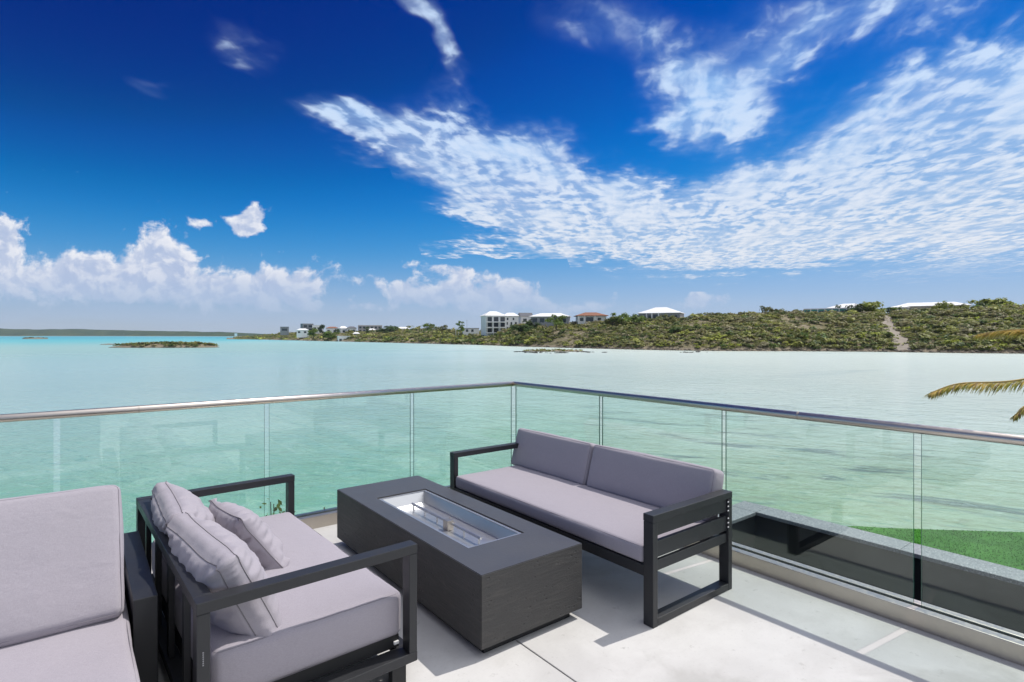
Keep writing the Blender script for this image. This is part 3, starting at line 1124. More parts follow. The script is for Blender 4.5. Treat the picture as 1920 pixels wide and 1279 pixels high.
house('edge_house', 'dark low-roofed house at the right edge of the ridge', 1886, 1960, 574, 576, 592, 258, 9, 'darkwall', 'greyroof', 'flat', .1, wins=[(.1, .4, .2, .8)])
house('unfinished_house', 'unfinished low white block house with open bays left of the tall villa', 868, 897, 615.5, 616.4, 623, 372, 8, 'white', 'grey', 'flat', .1, wins=[(.15, .3, .1, .8), (.5, .65, .1, .8)])

V = [('waterside_house', 'white house with pale blue upper floor right at the water', 634, 676, 628, 631, 640.5, 495, 10, 'white', 'whiteroof', 'flat', .1, [(.05 + .19 * k, .15 + .19 * k, .1, .55) for k in range(5)]),
     ('blue_house', 'small pale blue house above the waterside house', 662, 674, 623, 626, 633, 512, 8, 'grey', 'whiteroof', 'hip', 0, [(.2, .4, .2, .7), (.6, .8, .2, .7)]),
     ('dark_block_house', 'dark flat box house first on the left of the village', 526, 541, 612, 613.5, 622, 640, 9, 'darkwall', 'greyroof', 'flat', 0, [(.2, .8, .2, .7)]),
     ('grey_tower_house', 'grey two-storey flat-roofed block, highest of the village', 566, 585, 606, 607.5, 622, 640, 12, 'darkwall', 'grey', 'flat', .2, [(.1, .4, .55, .85), (.55, .9, .55, .85), (.1, .4, .1, .4), (.55, .9, .1, .4)]),
     ('low_white_house', 'low white house below the grey village block', 557, 578, 616, 619, 626, 590, 9, 'white', 'whiteroof', 'hip', 0, [(.1, .3, .2, .7), (.6, .8, .2, .7)]),
     ('ridge_white_house', 'long white flat-roofed house between grey block and red roof', 586, 606, 609, 610.5, 622, 630, 10, 'white', 'whiteroof', 'flat', 0, [(.1, .35, .3, .7), (.5, .85, .3, .7)]),
     ('village_red_house', 'village house with dull red roof', 612, 634, 612.5, 615.5, 624, 590, 9, 'white', 'redroof', 'hip', 0, [(.1, .3, .1, .6), (.6, .8, .1, .6)]),
     ('gable_house', 'white gabled house right of the village red roof', 636, 650, 611.5, 616, 625, 580, 9, 'white', 'whiteroof', 'hip', .3, [(.3, .6, .2, .6)]),
     ('pair_house', 'white house with grey roof in the middle of the village', 651, 668, 612, 615.5, 624, 575, 9, 'white', 'greyroof', 'hip', 0, [(.1, .3, .2, .7), (.6, .85, .2, .7)]),
     ('terrace_block', 'long pale grey block of flats on the village skyline', 672, 716, 608.5, 610.5, 624, 590, 11, 'grey', 'whiteroof', 'flat', 0, [(.05 + .16 * k, .14 + .16 * k, v, v + .25) for k in range(6) for v in (.15, .6)]),
     ('bungalow', 'white bungalow below the pale grey block of flats', 690, 704, 616, 619, 626, 540, 8, 'white', 'whiteroof', 'hip', 0, [(.2, .4, .2, .7)]),
     ('lone_white_house', 'lone low white roof right of the big village tree', 744, 768, 613, 616.5, 623, 520, 9, 'white', 'whiteroof', 'hip', 0, [(.1, .3, .2, .6), (.6, .8, .2, .6)]),
     ('stone_house', 'low cream house in the bushes right of the lone white roof', 793, 816, 616, 617.5, 622, 470, 8, 'cream', 'cream', 'flat', 0, [(.2, .5, .2, .7)]),
     ('far_shore_house', 'tiny white house alone on the far left hills', 232, 239, 625.5, 626.5, 628.2, 3050, 14, 'white', 'whiteroof', 'flat', 0, []),
     ('point_house', 'tiny white house at the tip of the far hills', 440, 444.5, 624.6, 625.4, 628.5, 2150, 12, 'white', 'whiteroof', 'flat', 0, [])]
for (n_, lb, a_, b_, yp, ye, yb, d_, dp, wl, rf, rt, yw, wn) in V:
    house(n_, lb, a_, b_, yp, ye, yb, d_, dp, wl, rf, rt, yw, wins=wn, over=.4)

# open pergola beside the unfinished house
p0 = bearing(862, 368, zat(623, 368))
pg = empty('pergola', p0, -YAW, label='white open pergola frame standing left of the unfinished house', cat='pergola')
for i in range(4):
    MB().box(-2.6 + 1.7 * i - .13, -2.6 + 1.7 * i + .13, -.13, .13, -2, 2.5).build('post', M['white'], pg)
MB().box(-2.9, 2.9, -.2, .2, 2.51, 2.85).build('beam', M['white'], pg)
p0 = bearing(875.5, 380, zat(625, 380))
mast = empty('antenna_mast', p0, 0, label='thin tall antenna mast left of the white villa', cat='mast')
MB().tube([(0, 0, -2), (0, 0, 9.5)], [.14, .07], 6).build('pole', M['grey'], mast)
MB().box(-.6, .6, -.04, .04, 8.4, 8.5).build('crossarm', M['grey'], mast)

# small plank jetty at the foot of the track
p0 = at(1718, 659.5, WZ)
jt = empty('jetty', (p0.x, p0.y, WZ), -YAW + .05, label='small weathered timber jetty at the foot of the track', cat='jetty')
jm = simple('weathered_timber', (.17, .15, .13), .9, 0, .2, .3, 2)
for i in range(6):
    MB().box(-2.7 + i * .9, -2.7 + i * .9 + .84, -.9, .9, .95, 1.07).build('plank', jm, jt)
for sx in (-2.3, 0, 2.3):
    for sy in (-.75, .75):
        MB().box(sx - .09, sx + .09, sy - .09, sy + .09, -1.2, .949).build('post', jm, jt)
MB().box(-2.5, 2.5, .55, .85, 1.4, 1.5).build('bench_seat', jm, jt)

# ------------------------------------------------------------------ single trees and big bushes that stand out on the bank
bark = simple('bark', (.10, .080, .060), .9, 0, .2, .3, 6)
TREE_T = clump_templates(6, 150, .85, .15, 12)


def tree(name, label, px, ytop, wpx, ybase, d, col, seed, squash=1.0, group=None):
    r = np.random.default_rng(seed)
    s = d / FPX
    zb, zt = zat(ybase, d), zat(ytop, d)
    w_ = wpx * s / 2
    h = max(zt - zb, 1.5)
    p = bearing(px, d, zb)
    root = empty(name, p, 0, label=label, cat='tree', group=group)
    mb = MB()
    mb.tube([(0, 0, -1.5), (.05 * w_, .02, h * .25), (-.05 * w_, .05, h * .6)], [.05 * w_ + .10, .04 * w_ + .07, .05], 6)
    for k in range(4):
        a = r.uniform(0, 6.28)
        mb.tube([(0, 0, h * .22), (math.cos(a) * w_ * .4, math.sin(a) * w_ * .4, h * .5), (math.cos(a) * w_ * .65, math.sin(a) * w_ * .65, h * .72)], [.06, .05, .03], 5)
    mb.build('trunk', bark, root)
    n = 15
    pos = np.stack([r.normal(0, .46, n) * w_, r.normal(0, .46, n) * w_, h * (.02 + .55 * r.random(n))], -1)
    rad = r.uniform(.45, .70, n) * np.minimum(w_, h * .7)
    cc = np.array(col)[None] * r.uniform(.7, 1.3, (n, 1))
    me = scatter_mesh('crown', pos, rad, cc, TREE_T, r)
    co = np.empty(len(me.vertices) * 3, dtype=np.float32)
    me.vertices.foreach_get('co', co)
    co = co.reshape(-1, 3)
    co[:, 2] *= h / max(np.percentile(co[:, 2], 99), .1)
    ex = np.percentile(np.abs(co[:, 0] * RT[0] + co[:, 1] * RT[1]), 97)
    co[:, :2] *= w_ / ex
    me.vertices.foreach_set('co', co.ravel())
    me.update()
    link('crown', me, M['leaf'], root)
    return root


GR, DG, YG, OL = (.17, .25, .045), (.075, .13, .035), (.29, .33, .05), (.20, .21, .07)
TREES = [('green_bush', 'bright green rounded bush in front of the long white-roofed house', 1043, 591, 36, 612, 270, GR),
         ('dark_bush', 'dark bushy tree at the foot of the three-storey villa', 988, 600, 50, 628, 300, DG),
         ('green_bush', 'green thicket filling the ridge between red roof and tall white roof', 1178, 587, 62, 610, 262, GR),
         ('dark_bush', 'dark bush right against the wall of the tall white-roofed house', 1258, 590, 40, 608, 250, OL),
         ('green_bush', 'small green bush just left of the tall white-roofed house', 1148, 594, 30, 610, 262, OL),
         ('olive_tree', 'spreading olive tree on the ridge left of the teal house', 1443, 576, 66, 598, 255, OL),
         ('olive_tree', 'loose olive bush halfway between tall white roof and teal house', 1330, 586, 58, 602, 255, OL),
         ('olive_tree', 'grey-green bush next to the left end of the teal house', 1492, 581, 36, 600, 254, OL),
         ('dark_bush', 'dark green tree standing before the teal house', 1600, 571, 50, 596, 250, DG),
         ('green_tree', 'bright pointed tree just left of the dirt track', 1641, 566, 40, 598, 246, YG),
         ('green_tree', 'leaning tree on the right brow of the dirt track', 1676, 576, 22, 600, 246, GR),
         ('green_tree', 'light green tree before the widest white-roofed house', 1774, 567, 60, 596, 246, YG),
         ('dark_bush', 'dark bush left of the light green tree before the wide house', 1737, 580, 34, 600, 240, DG),
         ('green_bush', 'bush at the right end of the widest white-roofed house', 1806, 571, 26, 596, 246, OL),
         ('dark_bush', 'dark tree before the feathery tree near the right edge', 1838, 569, 48, 596, 240, DG),
         ('feathery_tree', 'feathery light green tree near the right edge of the bank', 1874, 561, 68, 592, 242, YG),
         ('olive_tree', 'olive bush below the dark house at the right edge', 1908, 577, 60, 602, 236, OL),
         ('village_tree', 'tall dark green tree in the village left of the red roof', 604, 609, 14, 627, 545, DG),
         ('village_tree', 'dark broad tree between the block of flats and the lone white roof', 732, 611, 30, 627, 500, DG),
         ('village_tree', 'low green trees left of the village red roof by the bank', 588, 616, 18, 632, 540, GR),
         ('village_tree', 'slim dark tree in front of the block of flats', 688, 613, 9, 627, 520, DG),
         ('village_tree', 'bright green tree on the ridge left of the pergola', 805, 607, 22, 622, 440, GR),
         ('village_tree', 'broad green tree just left of the pergola', 828, 610, 36, 624, 400, OL),
         ('village_tree', 'thin leafy tree above the pergola', 864, 602, 14, 624, 330, GR),
         ('village_tree', 'small dark tree right of the village red roof', 632, 617, 10, 628, 540, DG),
         ('village_tree', 'round bush beside the waterside house', 622, 622, 24, 637, 520, GR),
         ('village_tree', 'dark tree behind the waterside house', 712, 616, 14, 630, 520, DG)]
for i, (n_, lb, px, yt, wp, yb, d_, cl) in enumerate(TREES):
    tree(n_, lb, px, yt, wp, yb, d_, cl, 100 + i)

# ------------------------------------------------------------------ neighbouring lower roof, lawn, near shore
def mat_granite():
    m_, t, b = new_mat('speckled_granite')
    co = t.n.new('ShaderNodeTexCoord').outputs['Object']
    n1 = t.noise(co, 70.0, 3, .7)
    n2 = t.noise(co, 4.0, 4, .6)
    v = t.voro(co, 38.0, 'F1', 0)
    c = t.mix(t.step(n1, .40, .62), (.18, .195, .205), (.33, .35, .36))
    c = t.mix(t.mul(t.step(v, .14, .26, 1, 0), .6), c, (.75, .76, .76))
    c = t.mix(t.mul(t.step(n2, .4, .7), .3), c, (.22, .235, .25))
    t.put(b.inputs['Base Color'], c)
    b.inputs['Roughness'].default_value = .55
    t.put(b.inputs['Normal'], t.bump(n1, .15, .003))
    return m_


M['granite'] = mat_granite()
well = simple('dark_membrane', (.016, .018, .020), .8, 0, .25, .3, 2.0)
CZ = -.42
XO, XI, YO, YI = 6.345, 6.045, 3.60, 3.29
pw = empty('parapet_wall', (6.2, 0, -2.8), 0, label='dark grey parapet wall with speckled granite coping outside the glass', cat='wall')
pw_l = lambda x0, x1, y0, y1, z0, z1: MB().box(x0 - 6.2, x1 - 6.2, y0, y1, z0 + 2.8, z1 + 2.8)
pw_l(XI + .03, XO - .03, -8, YO - .03, -3.2, CZ - .045).build('wall', well, pw)
pw_l(3.78, XI + .028, YI + .03, YO - .03, -3.2, CZ - .045).build('wall', well, pw)
for k_ in range(8):
    y1 = YI - k_ * 1.4
    if k_ == 0:
        mb = pw_l(XI, XO, YI + .003, YO, CZ - .04, CZ)
        mb.build('coping_stone', M['granite'], pw, bevel=.006)
    pw_l(XI, XO, y1 - 1.397, y1, CZ - .04, CZ).build('coping_stone', M['granite'], pw, bevel=.006)
for k_ in range(2):
    x1 = XI - .003 - k_ * 1.14
    pw_l(x1 - 1.137, x1, YI, YO, CZ - .04, CZ).build('coping_stone', M['granite'], pw, bevel=.006)
MB().box(3.75, 6.05, -8, 3.3, -2.2, -1.9).build('lower_roof', well, kind='structure')


def mat_turf():
    m_, t, b = new_mat('artificial_turf')
    P = t.n.new('ShaderNodeNewGeometry').outputs['Position']
    n = t.noise(P, 1.2, 4, .6)
    n2 = t.noise(P, 45.0, 3, .6)
    c = t.mix(t.step(n, .3, .7), (.026, .15, .006), (.050, .225, .013))
    c = t.mix(t.mul(n2, .3), c, (.018, .11, .005))
    t.put(b.inputs['Base Color'], c)
    b.inputs['Roughness'].default_value = .8
    b.inputs['Specular IOR Level'].default_value = .2
    t.put(b.inputs['Normal'], t.bump(n2, .5, .02))
    return m_


LZ = -2.8
turf = mat_turf()
LP = [(6.4, 7.2), (9.0, 6.7), (11.5, 6.2), (13.2, 5.7), (14.04, 5.31), (14.46, 4.82), (15.1, 4.2), (15.8, 3.55), (16.6, 2.8), (18.2, 1.2), (19, -1), (19, -12), (6.4, -12)]
mb = MB()
mb.poly([(x, y, LZ) for x, y in LP])
mb.build('lawn', turf, kind='structure')
bl_r = np.random.default_rng(77)
nb_ = 26000
bx_, by_ = bl_r.uniform(11.5, 17.2, nb_), bl_r.uniform(.6, 5.8, nb_)
# keep the blades inside the lawn edge
ey = np.interp(bx_, [9, 11.5, 13.2, 14.04, 14.46, 15.1, 15.8, 16.6, 18.2], [6.7, 6.2, 5.7, 5.31, 4.82, 4.2, 3.55, 2.8, 1.2])
ok = by_ < ey - .01
bx_, by_ = bx_[ok], by_[ok]
nb_ = len(bx_)
an = bl_r.uniform(0, 6.28, nb_)
hh = bl_r.uniform(.012, .028, nb_)
wv3 = np.stack([np.stack([bx_ + .008 * np.cos(an), by_ + .008 * np.sin(an), np.full(nb_, LZ)], -1),
                np.stack([bx_ - .008 * np.cos(an), by_ - .008 * np.sin(an), np.full(nb_, LZ)], -1),
                np.stack([bx_ + bl_r.normal(0, .015, nb_), by_ + bl_r.normal(0, .015, nb_), LZ + hh], -1)], 1).reshape(-1, 3)
link('turf_blades', np_mesh('turf_blades', wv3, np.arange(nb_ * 3).reshape(-1, 3)), turf, kind='stuff', label='short bright green turf blades on the lawn', category='grass')
mb = MB()
for i in range(len(LP) - 1):
    (x0, y0), (x1, y1) = LP[i], LP[i + 1]
    mb.poly([(x0, y0, LZ - .012), (x1, y1, LZ - .012), (x1 + .5, y1 + .5, WZ - .5), (x0 + .5, y0 + .5, WZ - .5)])
mb.build('lawn_bank', M['hill'], kind='structure')
# rough ground below the terrace on the seaward side
gv, gf = [], []
for i in range(26):
    for j in range(12):
        x = -12 + i * .95
        y = 4.2 + j * .62
        z = -2.9 - (j / 11) ** 1.6 * 1.6 + .25 * mn.noise(Vector((x * .6, y * .6, 0)))
        gv.append((x, y, z))
        if i and j:
            a_ = (i - 1) * 12 + j - 1
            gf.append((a_, a_ + 12, a_ + 13, a_ + 1))
link('near_shore', np_mesh('near_shore', gv, gf, True), M['hill'], kind='structure')


# ------------------------------------------------------------------ coastal shrubs just below the glass
def shrub(label, x, y, z0, z1, w_, seed, col):
    r = np.random.default_rng(seed)
    root = empty('coastal_shrub', (x, y, z0), 0, label=label, cat='shrub')
    mb = MB()
    h = z1 - z0
    tips = []
    for k in range(16):
        a = r.uniform(0, 6.28)
        q = r.uniform(.1, 1) * w_
        tp = Vector((math.cos(a) * q, math.sin(a) * q, h * r.uniform(.72, 1.0)))
        md = Vector((math.cos(a) * q * .35, math.sin(a) * q * .35, h * .55))
        mb.tube([(0, 0, 0), md, tp], [.022, .014, .004], 5)
        tips.append((md, tp))
    mb.build('stem', bark, root)
    L = []
    tint = []
    for md, tp in tips:
        for k in range(42):
            f = r.uniform(.25, 1.02)
            c = np.array(md.lerp(tp, f)) + r.normal(0, .05, 3)
            nn = r.normal(0, 1, 3) + np.array([0, 0, .6])
            nn /= np.linalg.norm(nn)
            a = np.cross(nn, r.normal(0, 1, 3)); a /= np.linalg.norm(a)
            b_ = np.cross(nn, a)
            s = r.uniform(.022, .04)
            L += [c - a * s, c + b_ * s * .45, c + a * s, c - b_ * s * .45]
            cc = np.array(col) * r.uniform(.6, 1.4)
            tint += [cc] * 4
    me = np_mesh('foliage', np.array(L), np.arange(len(L)).reshape(-1, 4))
    ca_ = me.color_attributes.new('tint', 'FLOAT_COLOR', 'POINT')
    ca_.data.foreach_set('color', np.concatenate([np.array(tint), np.ones((len(tint), 1))], 1).astype(np.float32).ravel())
    link('foliage', me, M['leaf'], root)
    return root


shrub('leafy coastal shrub seen through the glass above the loveseat arm', 1.42, 5.35, -2.9, .05, .20, 1, (.16, .20, .05))
shrub('sparse brown-green shrub tips behind the fire table glass', 1.95, 5.25, -2.9, -.02, .25, 2, (.18, .17, .07))
shrub('olive shrub glimpsed through the loveseat back frame', .28, 5.2, -2.9, .06, .22, 3, (.18, .18, .07))

# ------------------------------------------------------------------ glass railing
GX, GY = 3.635, 4.66
rail = empty('glass_railing', (GX, GY, 0), 0, label='frameless glass balustrade with round brushed steel handrail around the terrace corner', cat='railing')
L_ = lambda x, y, z: (x - GX, y - GY, z)


def pane(x0, x1, y0, y1, z0=.055, z1=1.05):
    mb = MB()
    b = [x0 - GX, x1 - GX, y0 - GY, y1 - GY]
    mb.box(b[0], b[1], b[2], b[3], z0, z1)
    # the two large faces are clear glass, the narrow polished edges green
    thin_x = (x1 - x0) < (y1 - y0)
    big = (3, 5) if thin_x else (2, 4)
    for i in range(6):
        mb.mi[i] = 0 if i in big else 1
    return link('glass_panel', mb.mesh('glass_panel', mats=[M['glass'], M['glass_edge']]), None, rail)


gl_t = .0065
for a_, b_ in ((-2.7, -1.44), (-1.405, -.134), (-.100, 1.149), (1.184, 2.421), (2.457, 3.605)):
    pane(a_, b_, GY - gl_t, GY + gl_t)
for a_, b_ in ((3.422, 4.618), (2.232, 3.386), (1.071, 2.201), (-.13, 1.035), (-1.33, -.165), (-2.53, -1.365)):
    pane(GX - gl_t, GX + gl_t, a_, b_)
# base channel: an inner and an outer steel lip, glass and gasket between
ch = .098
for (nm, mt, args) in (('base_channel', M['shoe'], (GX - .078, GX - .018, -3.4, GY + .078, 0.0, ch)), ('base_channel', M['shoe'], (GX + .018, GX + .07, -3.4, GY + .07, 0.0, ch))):
    bar(nm, mt, rail, args[0] - GX, args[1] - GX, args[2] - GY, (GY - .0785 if args[0] < GX else GY + .069) - GY, args[4], args[5], bevel=.004)
bar('base_channel', M['shoe'], rail, -3.1 - GX, GX - .018 - GX, -.078, -.018, 0, ch, bevel=.004)
bar('base_channel', M['shoe'], rail, -3.1 - GX, GX + .017 - GX, .018, .07, 0, ch, bevel=.004)
bar('gasket', M['gasket'], rail, -.0175, .0175, -3.4 - GY, -.02, .0, ch - .012, bevel=0)
bar('gasket', M['gasket'], rail, -3.1 - GX, -.018, -.0175, .0175, .0, ch - .012, bevel=0)
# round handrail with joint sleeves
hr = .0255
HZ = 1.065
MB().tube([(-3.1 - GX, 0, HZ), (-.0, 0, HZ), ], hr, 20, True).build('handrail', M['rail'], rail, smooth=False)
MB().tube([(0, -3.4 - GY, HZ), (0, 0.0, HZ)], hr, 20, True).build('handrail', M['rail'], rail)
bm_ = bmesh.new()
bmesh.ops.create_uvsphere(bm_, u_segments=20, v_segments=12, radius=hr * 1.002)
me_ = bpy.data.meshes.new('corner_elbow'); bm_.to_mesh(me_); bm_.free()
for p in me_.polygons: p.use_smooth = True
link('corner_elbow', me_, M['rail'], rail, (0, 0, HZ))
for o in rail.children:
    if o.name.startswith('handrail'):
        for p in o.data.polygons:
            p.use_smooth = len(p.vertices) == 4
MB().tube([(.318 - GX, 0, HZ), (.330 - GX, 0, HZ)], hr * 1.04, 20).build('rail_joint', M['shoe'], rail)
MB().tube([(0, 1.69 - GY, HZ), (0, 1.70 - GY, HZ)], hr * 1.04, 20).build('rail_joint', M['shoe'], rail)


# ------------------------------------------------------------------ cushions
def softbox(lx, ly, lz, r=.03, top=.012, side=.006, seed=0, n=16, wr=.003, zlean=0.0):
    """upholstered foam block, origin at the centre of its underside"""
    hx, hy, hz = lx / 2, ly / 2, lz / 2

    def axis(h):
        k = max(4, int(n * h / max(hx, hy, hz)))
        e = [h - r * (1 - q) for q in (0.0, .3, .62, 1.0)]
        inner = list(np.linspace(-(h - r), h - r, k + 2))
        return np.array([-x for x in e[::-1]][:-1] + inner + e[1:])
    ax, ay, az = axis(hx), axis(hy), axis(hz)
    vs, fs, key = [], [], {}

    def vid(x, y, z):
        k = (round(x, 5), round(y, 5), round(z, 5))
        if k not in key:
            key[k] = len(vs)
            vs.append((x, y, z))
        return key[k]

    def face(A, B, fn, flip):
        for i in range(len(A) - 1):
            for j in range(len(B) - 1):
                q = [vid(*fn(A[i], B[j])), vid(*fn(A[i + 1], B[j])), vid(*fn(A[i + 1], B[j + 1])), vid(*fn(A[i], B[j + 1]))]
                fs.append(q[::-1] if flip else q)
    face(ax, ay, lambda a, b: (a, b, hz), False)
    face(ax, ay, lambda a, b: (a, b, -hz), True)
    face(ax, az, lambda a, b: (a, -hy, b), False)
    face(ax, az, lambda a, b: (a, hy, b), True)
    face(ay, az, lambda a, b: (hx, a, b), False)
    face(ay, az, lambda a, b: (-hx, a, b), True)
    v = np.array(vs)
    inn = np.clip(v, [-(hx - r), -(hy - r), -(hz - r)], [hx - r, hy - r, hz - r])
    d = v - inn
    ln = np.linalg.norm(d, axis=1, keepdims=True)
    nrm = d / np.maximum(ln, 1e-6)
    v2 = inn + nrm * r
    u, w_, t = v[:, 0] / hx, v[:, 1] / hy, v[:, 2] / hz
    bul = top * np.clip((1 - np.abs(u) ** 4) * (1 - np.abs(w_) ** 4), 0, 1)
    v2[:, 2] += np.where(t > 0, bul * np.abs(t), 0)
    v2[:, 0] += side * np.sign(u) * (np.abs(u) > .9) * (1 - w_ ** 4) * (1 - t ** 2)
    v2[:, 1] += side * np.sign(w_) * (np.abs(w_) > .9) * (1 - u ** 4) * (1 - t ** 2)
    nn = np.array([mn.noise(Vector((p[0] * 5 + seed, p[1] * 5, p[2] * 7))) + .5 * mn.noise(Vector((p[0] * 13, p[1] * 13 + seed, p[2] * 15))) for p in v])
    v2 += nrm * (nn * wr)[:, None]
    v2[:, 2] += hz
    return np_mesh('cushion', v2, np.array(fs), True)


def pillow(w_, h_, gus, puff, seed, n=44, pinch=.05, wrinkle=.012):
    """sewn cushion lying in the XZ plane, thickness along Y; returns shell mesh and seam mesh"""
    def tri(x):
        return x

    us = np.sin(np.linspace(-1, 1, n) * math.pi / 2 * .97) / math.sin(math.pi / 2 * .97)
    Ug, Vg = np.meshgrid(us, us, indexing='ij')
    ex = 1 - np.abs(Ug)
    ey_ = 1 - np.abs(Vg)
    X = Ug * w_ / 2 * (1 - pinch * (1 - Vg ** 2))
    Z = Vg * h_ / 2 * (1 - pinch * (1 - Ug ** 2))
    prof = np.clip((1 - np.abs(Ug) ** 2.6), 0, 1) ** .55 * np.clip((1 - np.abs(Vg) ** 2.6), 0, 1) ** .55
    out = []
    for sgn in (1, -1):
        T_ = gus / 2 + puff * prof
        wr = np.zeros_like(T_)
        for i in range(n):
            for j in range(n):
                u, v = Ug[i, j], Vg[i, j]
                # creases run in from the seams
                e1, e2 = ex[i, j], ey_[i, j]
                a = mn.noise(Vector((v * 6.5 + seed * 3.1, u * 1.1, sgn * 2.0 + seed))) * math.exp(-e1 / .32) * min(1, e1 * 14)
                b = mn.noise(Vector((u * 6.5 - seed * 1.7, v * 1.1, sgn * 5.0 + seed))) * math.exp(-e2 / .32) * min(1, e2 * 14)
                c = mn.noise(Vector((u * 2.0, v * 2.0, seed * 7.0 + sgn))) * .8
                dgn = abs(mn.noise(Vector(((u + v) * 3.2, (u - v) * 1.0, seed + 9 * sgn)))) - .25
                wr[i, j] = 1.5 * (a + b) + c * (1 - max(abs(u), abs(v)) ** 4) * .8 - dgn * .9 * prof[i, j] ** .5
        out.append(sgn * (T_ + wrinkle * wr))
    vs, fs = [], []
    nn = n * n
    for k, sgn in ((0, 1), (1, -1)):
        vs.append(np.stack([X, out[k], Z], -1).reshape(-1, 3))
        id_ = np.arange(nn).reshape(n, n) + k * nn
        q = np.stack([id_[:-1, :-1], id_[1:, :-1], id_[1:, 1:], id_[:-1, 1:]], -1).reshape(-1, 4)
        fs.append(q[:, ::-1] if sgn > 0 else q)
    # gusset strip around the rim, slightly inflated between its two seams
    ring = [(i, 0) for i in range(n)] + [(n - 1, j) for j in range(1, n)] + [(i, n - 1) for i in range(n - 2, -1, -1)] + [(0, j) for j in range(n - 2, 0, -1)]
    R0 = np.array([i * n + j for i, j in ring])
    R1 = R0 + nn
    base = np.concatenate(vs)
    fr, prev, o_ = [], R0, 2 * nn
    nm = len(ring)
    if gus > .02:
        cen = base[R0].copy()
        out2 = np.stack([cen[:, 0], np.zeros(nm), cen[:, 2]], -1)
        ax_ = np.abs(out2[:, 0]) / (w_ / 2) > np.abs(out2[:, 2]) / (h_ / 2)
        dirv = np.where(ax_[:, None], np.stack([np.sign(out2[:, 0]), np.zeros(nm), np.zeros(nm)], -1), np.stack([np.zeros(nm), np.zeros(nm), np.sign(out2[:, 2])], -1))
        dirv = (dirv + np.roll(dirv, 1, 0) + np.roll(dirv, -1, 0) + np.roll(dirv, 2, 0) + np.roll(dirv, -2, 0)) / 5
        arc = np.arange(nm)
        for q_ in (.25, .5, .75):
            wv_ = np.array([mn.noise(Vector((k * .42 + seed, q_ * 3, 7.0))) for k in arc])
            p_ = base[R0] * (1 - q_) + base[R1] * q_ + dirv * ((.020 + .010 * wv_) * math.sin(math.pi * q_))[:, None]
            vs.append(p_)
            cur_ = np.arange(nm) + o_
            o_ += nm
            fr.append(np.stack([prev, np.roll(prev, -1), np.roll(cur_, -1), cur_], -1))
            prev = cur_
    fr.append(np.stack([prev, np.roll(prev, -1), np.roll(R1, -1), R1], -1))
    fr = np.concatenate(fr)
    v = np.concatenate(vs)
    f = np.concatenate(fs + [fr])
    me = np_mesh('pillow', v, f, True)
    bm = bmesh.new(); bm.from_mesh(me)
    bmesh.ops.recalc_face_normals(bm, faces=bm.faces)
    bm.to_mesh(me); bm.free()
    me.polygons.foreach_set('use_smooth', np.ones(len(me.polygons), dtype=bool))
    seam = MB()
    for Rk, s in ((R0, 1), (R1, -1)):
        pts = [Vector(v[q]) * 1.004 for q in Rk] + [Vector(v[Rk[0]]) * 1.004]
        seam.tube(pts[::1], .0021, 5, False)
        if gus < .02:
            break
    return me, seam.mesh('seam', True)


FABRIC = M['fabric']


def edge_seams(parent, lx, ly, lz, r):
    """stitched edge lines round the upper and lower rim of a foam cushion"""
    k = r * .72
    hx, hy = lx / 2 - r, ly / 2 - r
    for z in (lz - r + k, r - k):
        pts = []
        for cx_, cy_, a0 in ((hx, hy, 0), (-hx, hy, 90), (-hx, -hy, 180), (hx, -hy, 270)):
            for q in (0, 30, 60, 90):
                a = math.radians(a0 + q)
                pts.append((cx_ + k * math.cos(a), cy_ + k * math.sin(a), z))
        pts.append(pts[0])
        # follow the slight waviness of the cover
        pts2 = []
        for i in range(len(pts) - 1):
            p, q = Vector(pts[i]), Vector(pts[i + 1])
            n_ = max(1, int((q - p).length / .06))
            for j in range(n_):
                w_ = p.lerp(q, j / n_)
                pts2.append(w_ * (1 + .0008 * mn.noise(w_ * 9)))
        pts2.append(pts2[0])
        MB().tube(pts2, .0014, 5, False).build('seam_piping', M['stitch'], parent, smooth=True)


# ------------------------------------------------------------------ fire table
TX0, TX1, TY0, TY1, TZ0, TZ1 = 1.535, 2.222, 2.222, 4.135, .052, .416
tcx, tcy = (TX0 + TX1) / 2, (TY0 + TY1) / 2
ft = empty('fire_table', (tcx, tcy, 0), 0, label='long dark cast-concrete fire table with stainless burner tray', cat='fire table')
hx0, hx1, hy0, hy1 = 1.682 - tcx, 2.068 - tcx, 2.556 - tcy, 3.737 - tcy
ox0, ox1, oy0, oy1 = TX0 - tcx, TX1 - tcx, TY0 - tcy, TY1 - tcy
bm = bmesh.new()


def ringv(x0, x1, y0, y1, z):
    return [bm.verts.new(p) for p in ((x0, y0, z), (x1, y0, z), (x1, y1, z), (x0, y1, z))]


o_b, o_t = ringv(ox0, ox1, oy0, oy1, TZ0), ringv(ox0, ox1, oy0, oy1, TZ1)
i_t, i_b = ringv(hx0, hx1, hy0, hy1, TZ1), ringv(hx0, hx1, hy0, hy1, TZ1 - .09)
for k_ in range(4):
    j_ = (k_ + 1) % 4
    bm.faces.new((o_b[k_], o_b[j_], o_t[j_], o_t[k_]))
    bm.faces.new((o_t[k_], o_t[j_], i_t[j_], i_t[k_]))
    bm.faces.new((i_t[k_], i_t[j_], i_b[j_], i_b[k_]))
bm.faces.new(i_b)
bm.faces.new(o_b[::-1])
bmesh.ops.recalc_face_normals(bm, faces=bm.faces)
bmesh.ops.bevel(bm, geom=[e for e in bm.edges if e.calc_face_angle(0) > .5], offset=.0035, segments=2, affect='EDGES')
me_ = bpy.data.meshes.new('casing'); bm.to_mesh(me_); bm.free()
link('casing', me_, M['fire'], ft)
bar('plinth', M['dark'], ft, ox0 + .05, ox1 - .05, oy0 + .05, oy1 - .05, 0, TZ0 + .001, bevel=0)
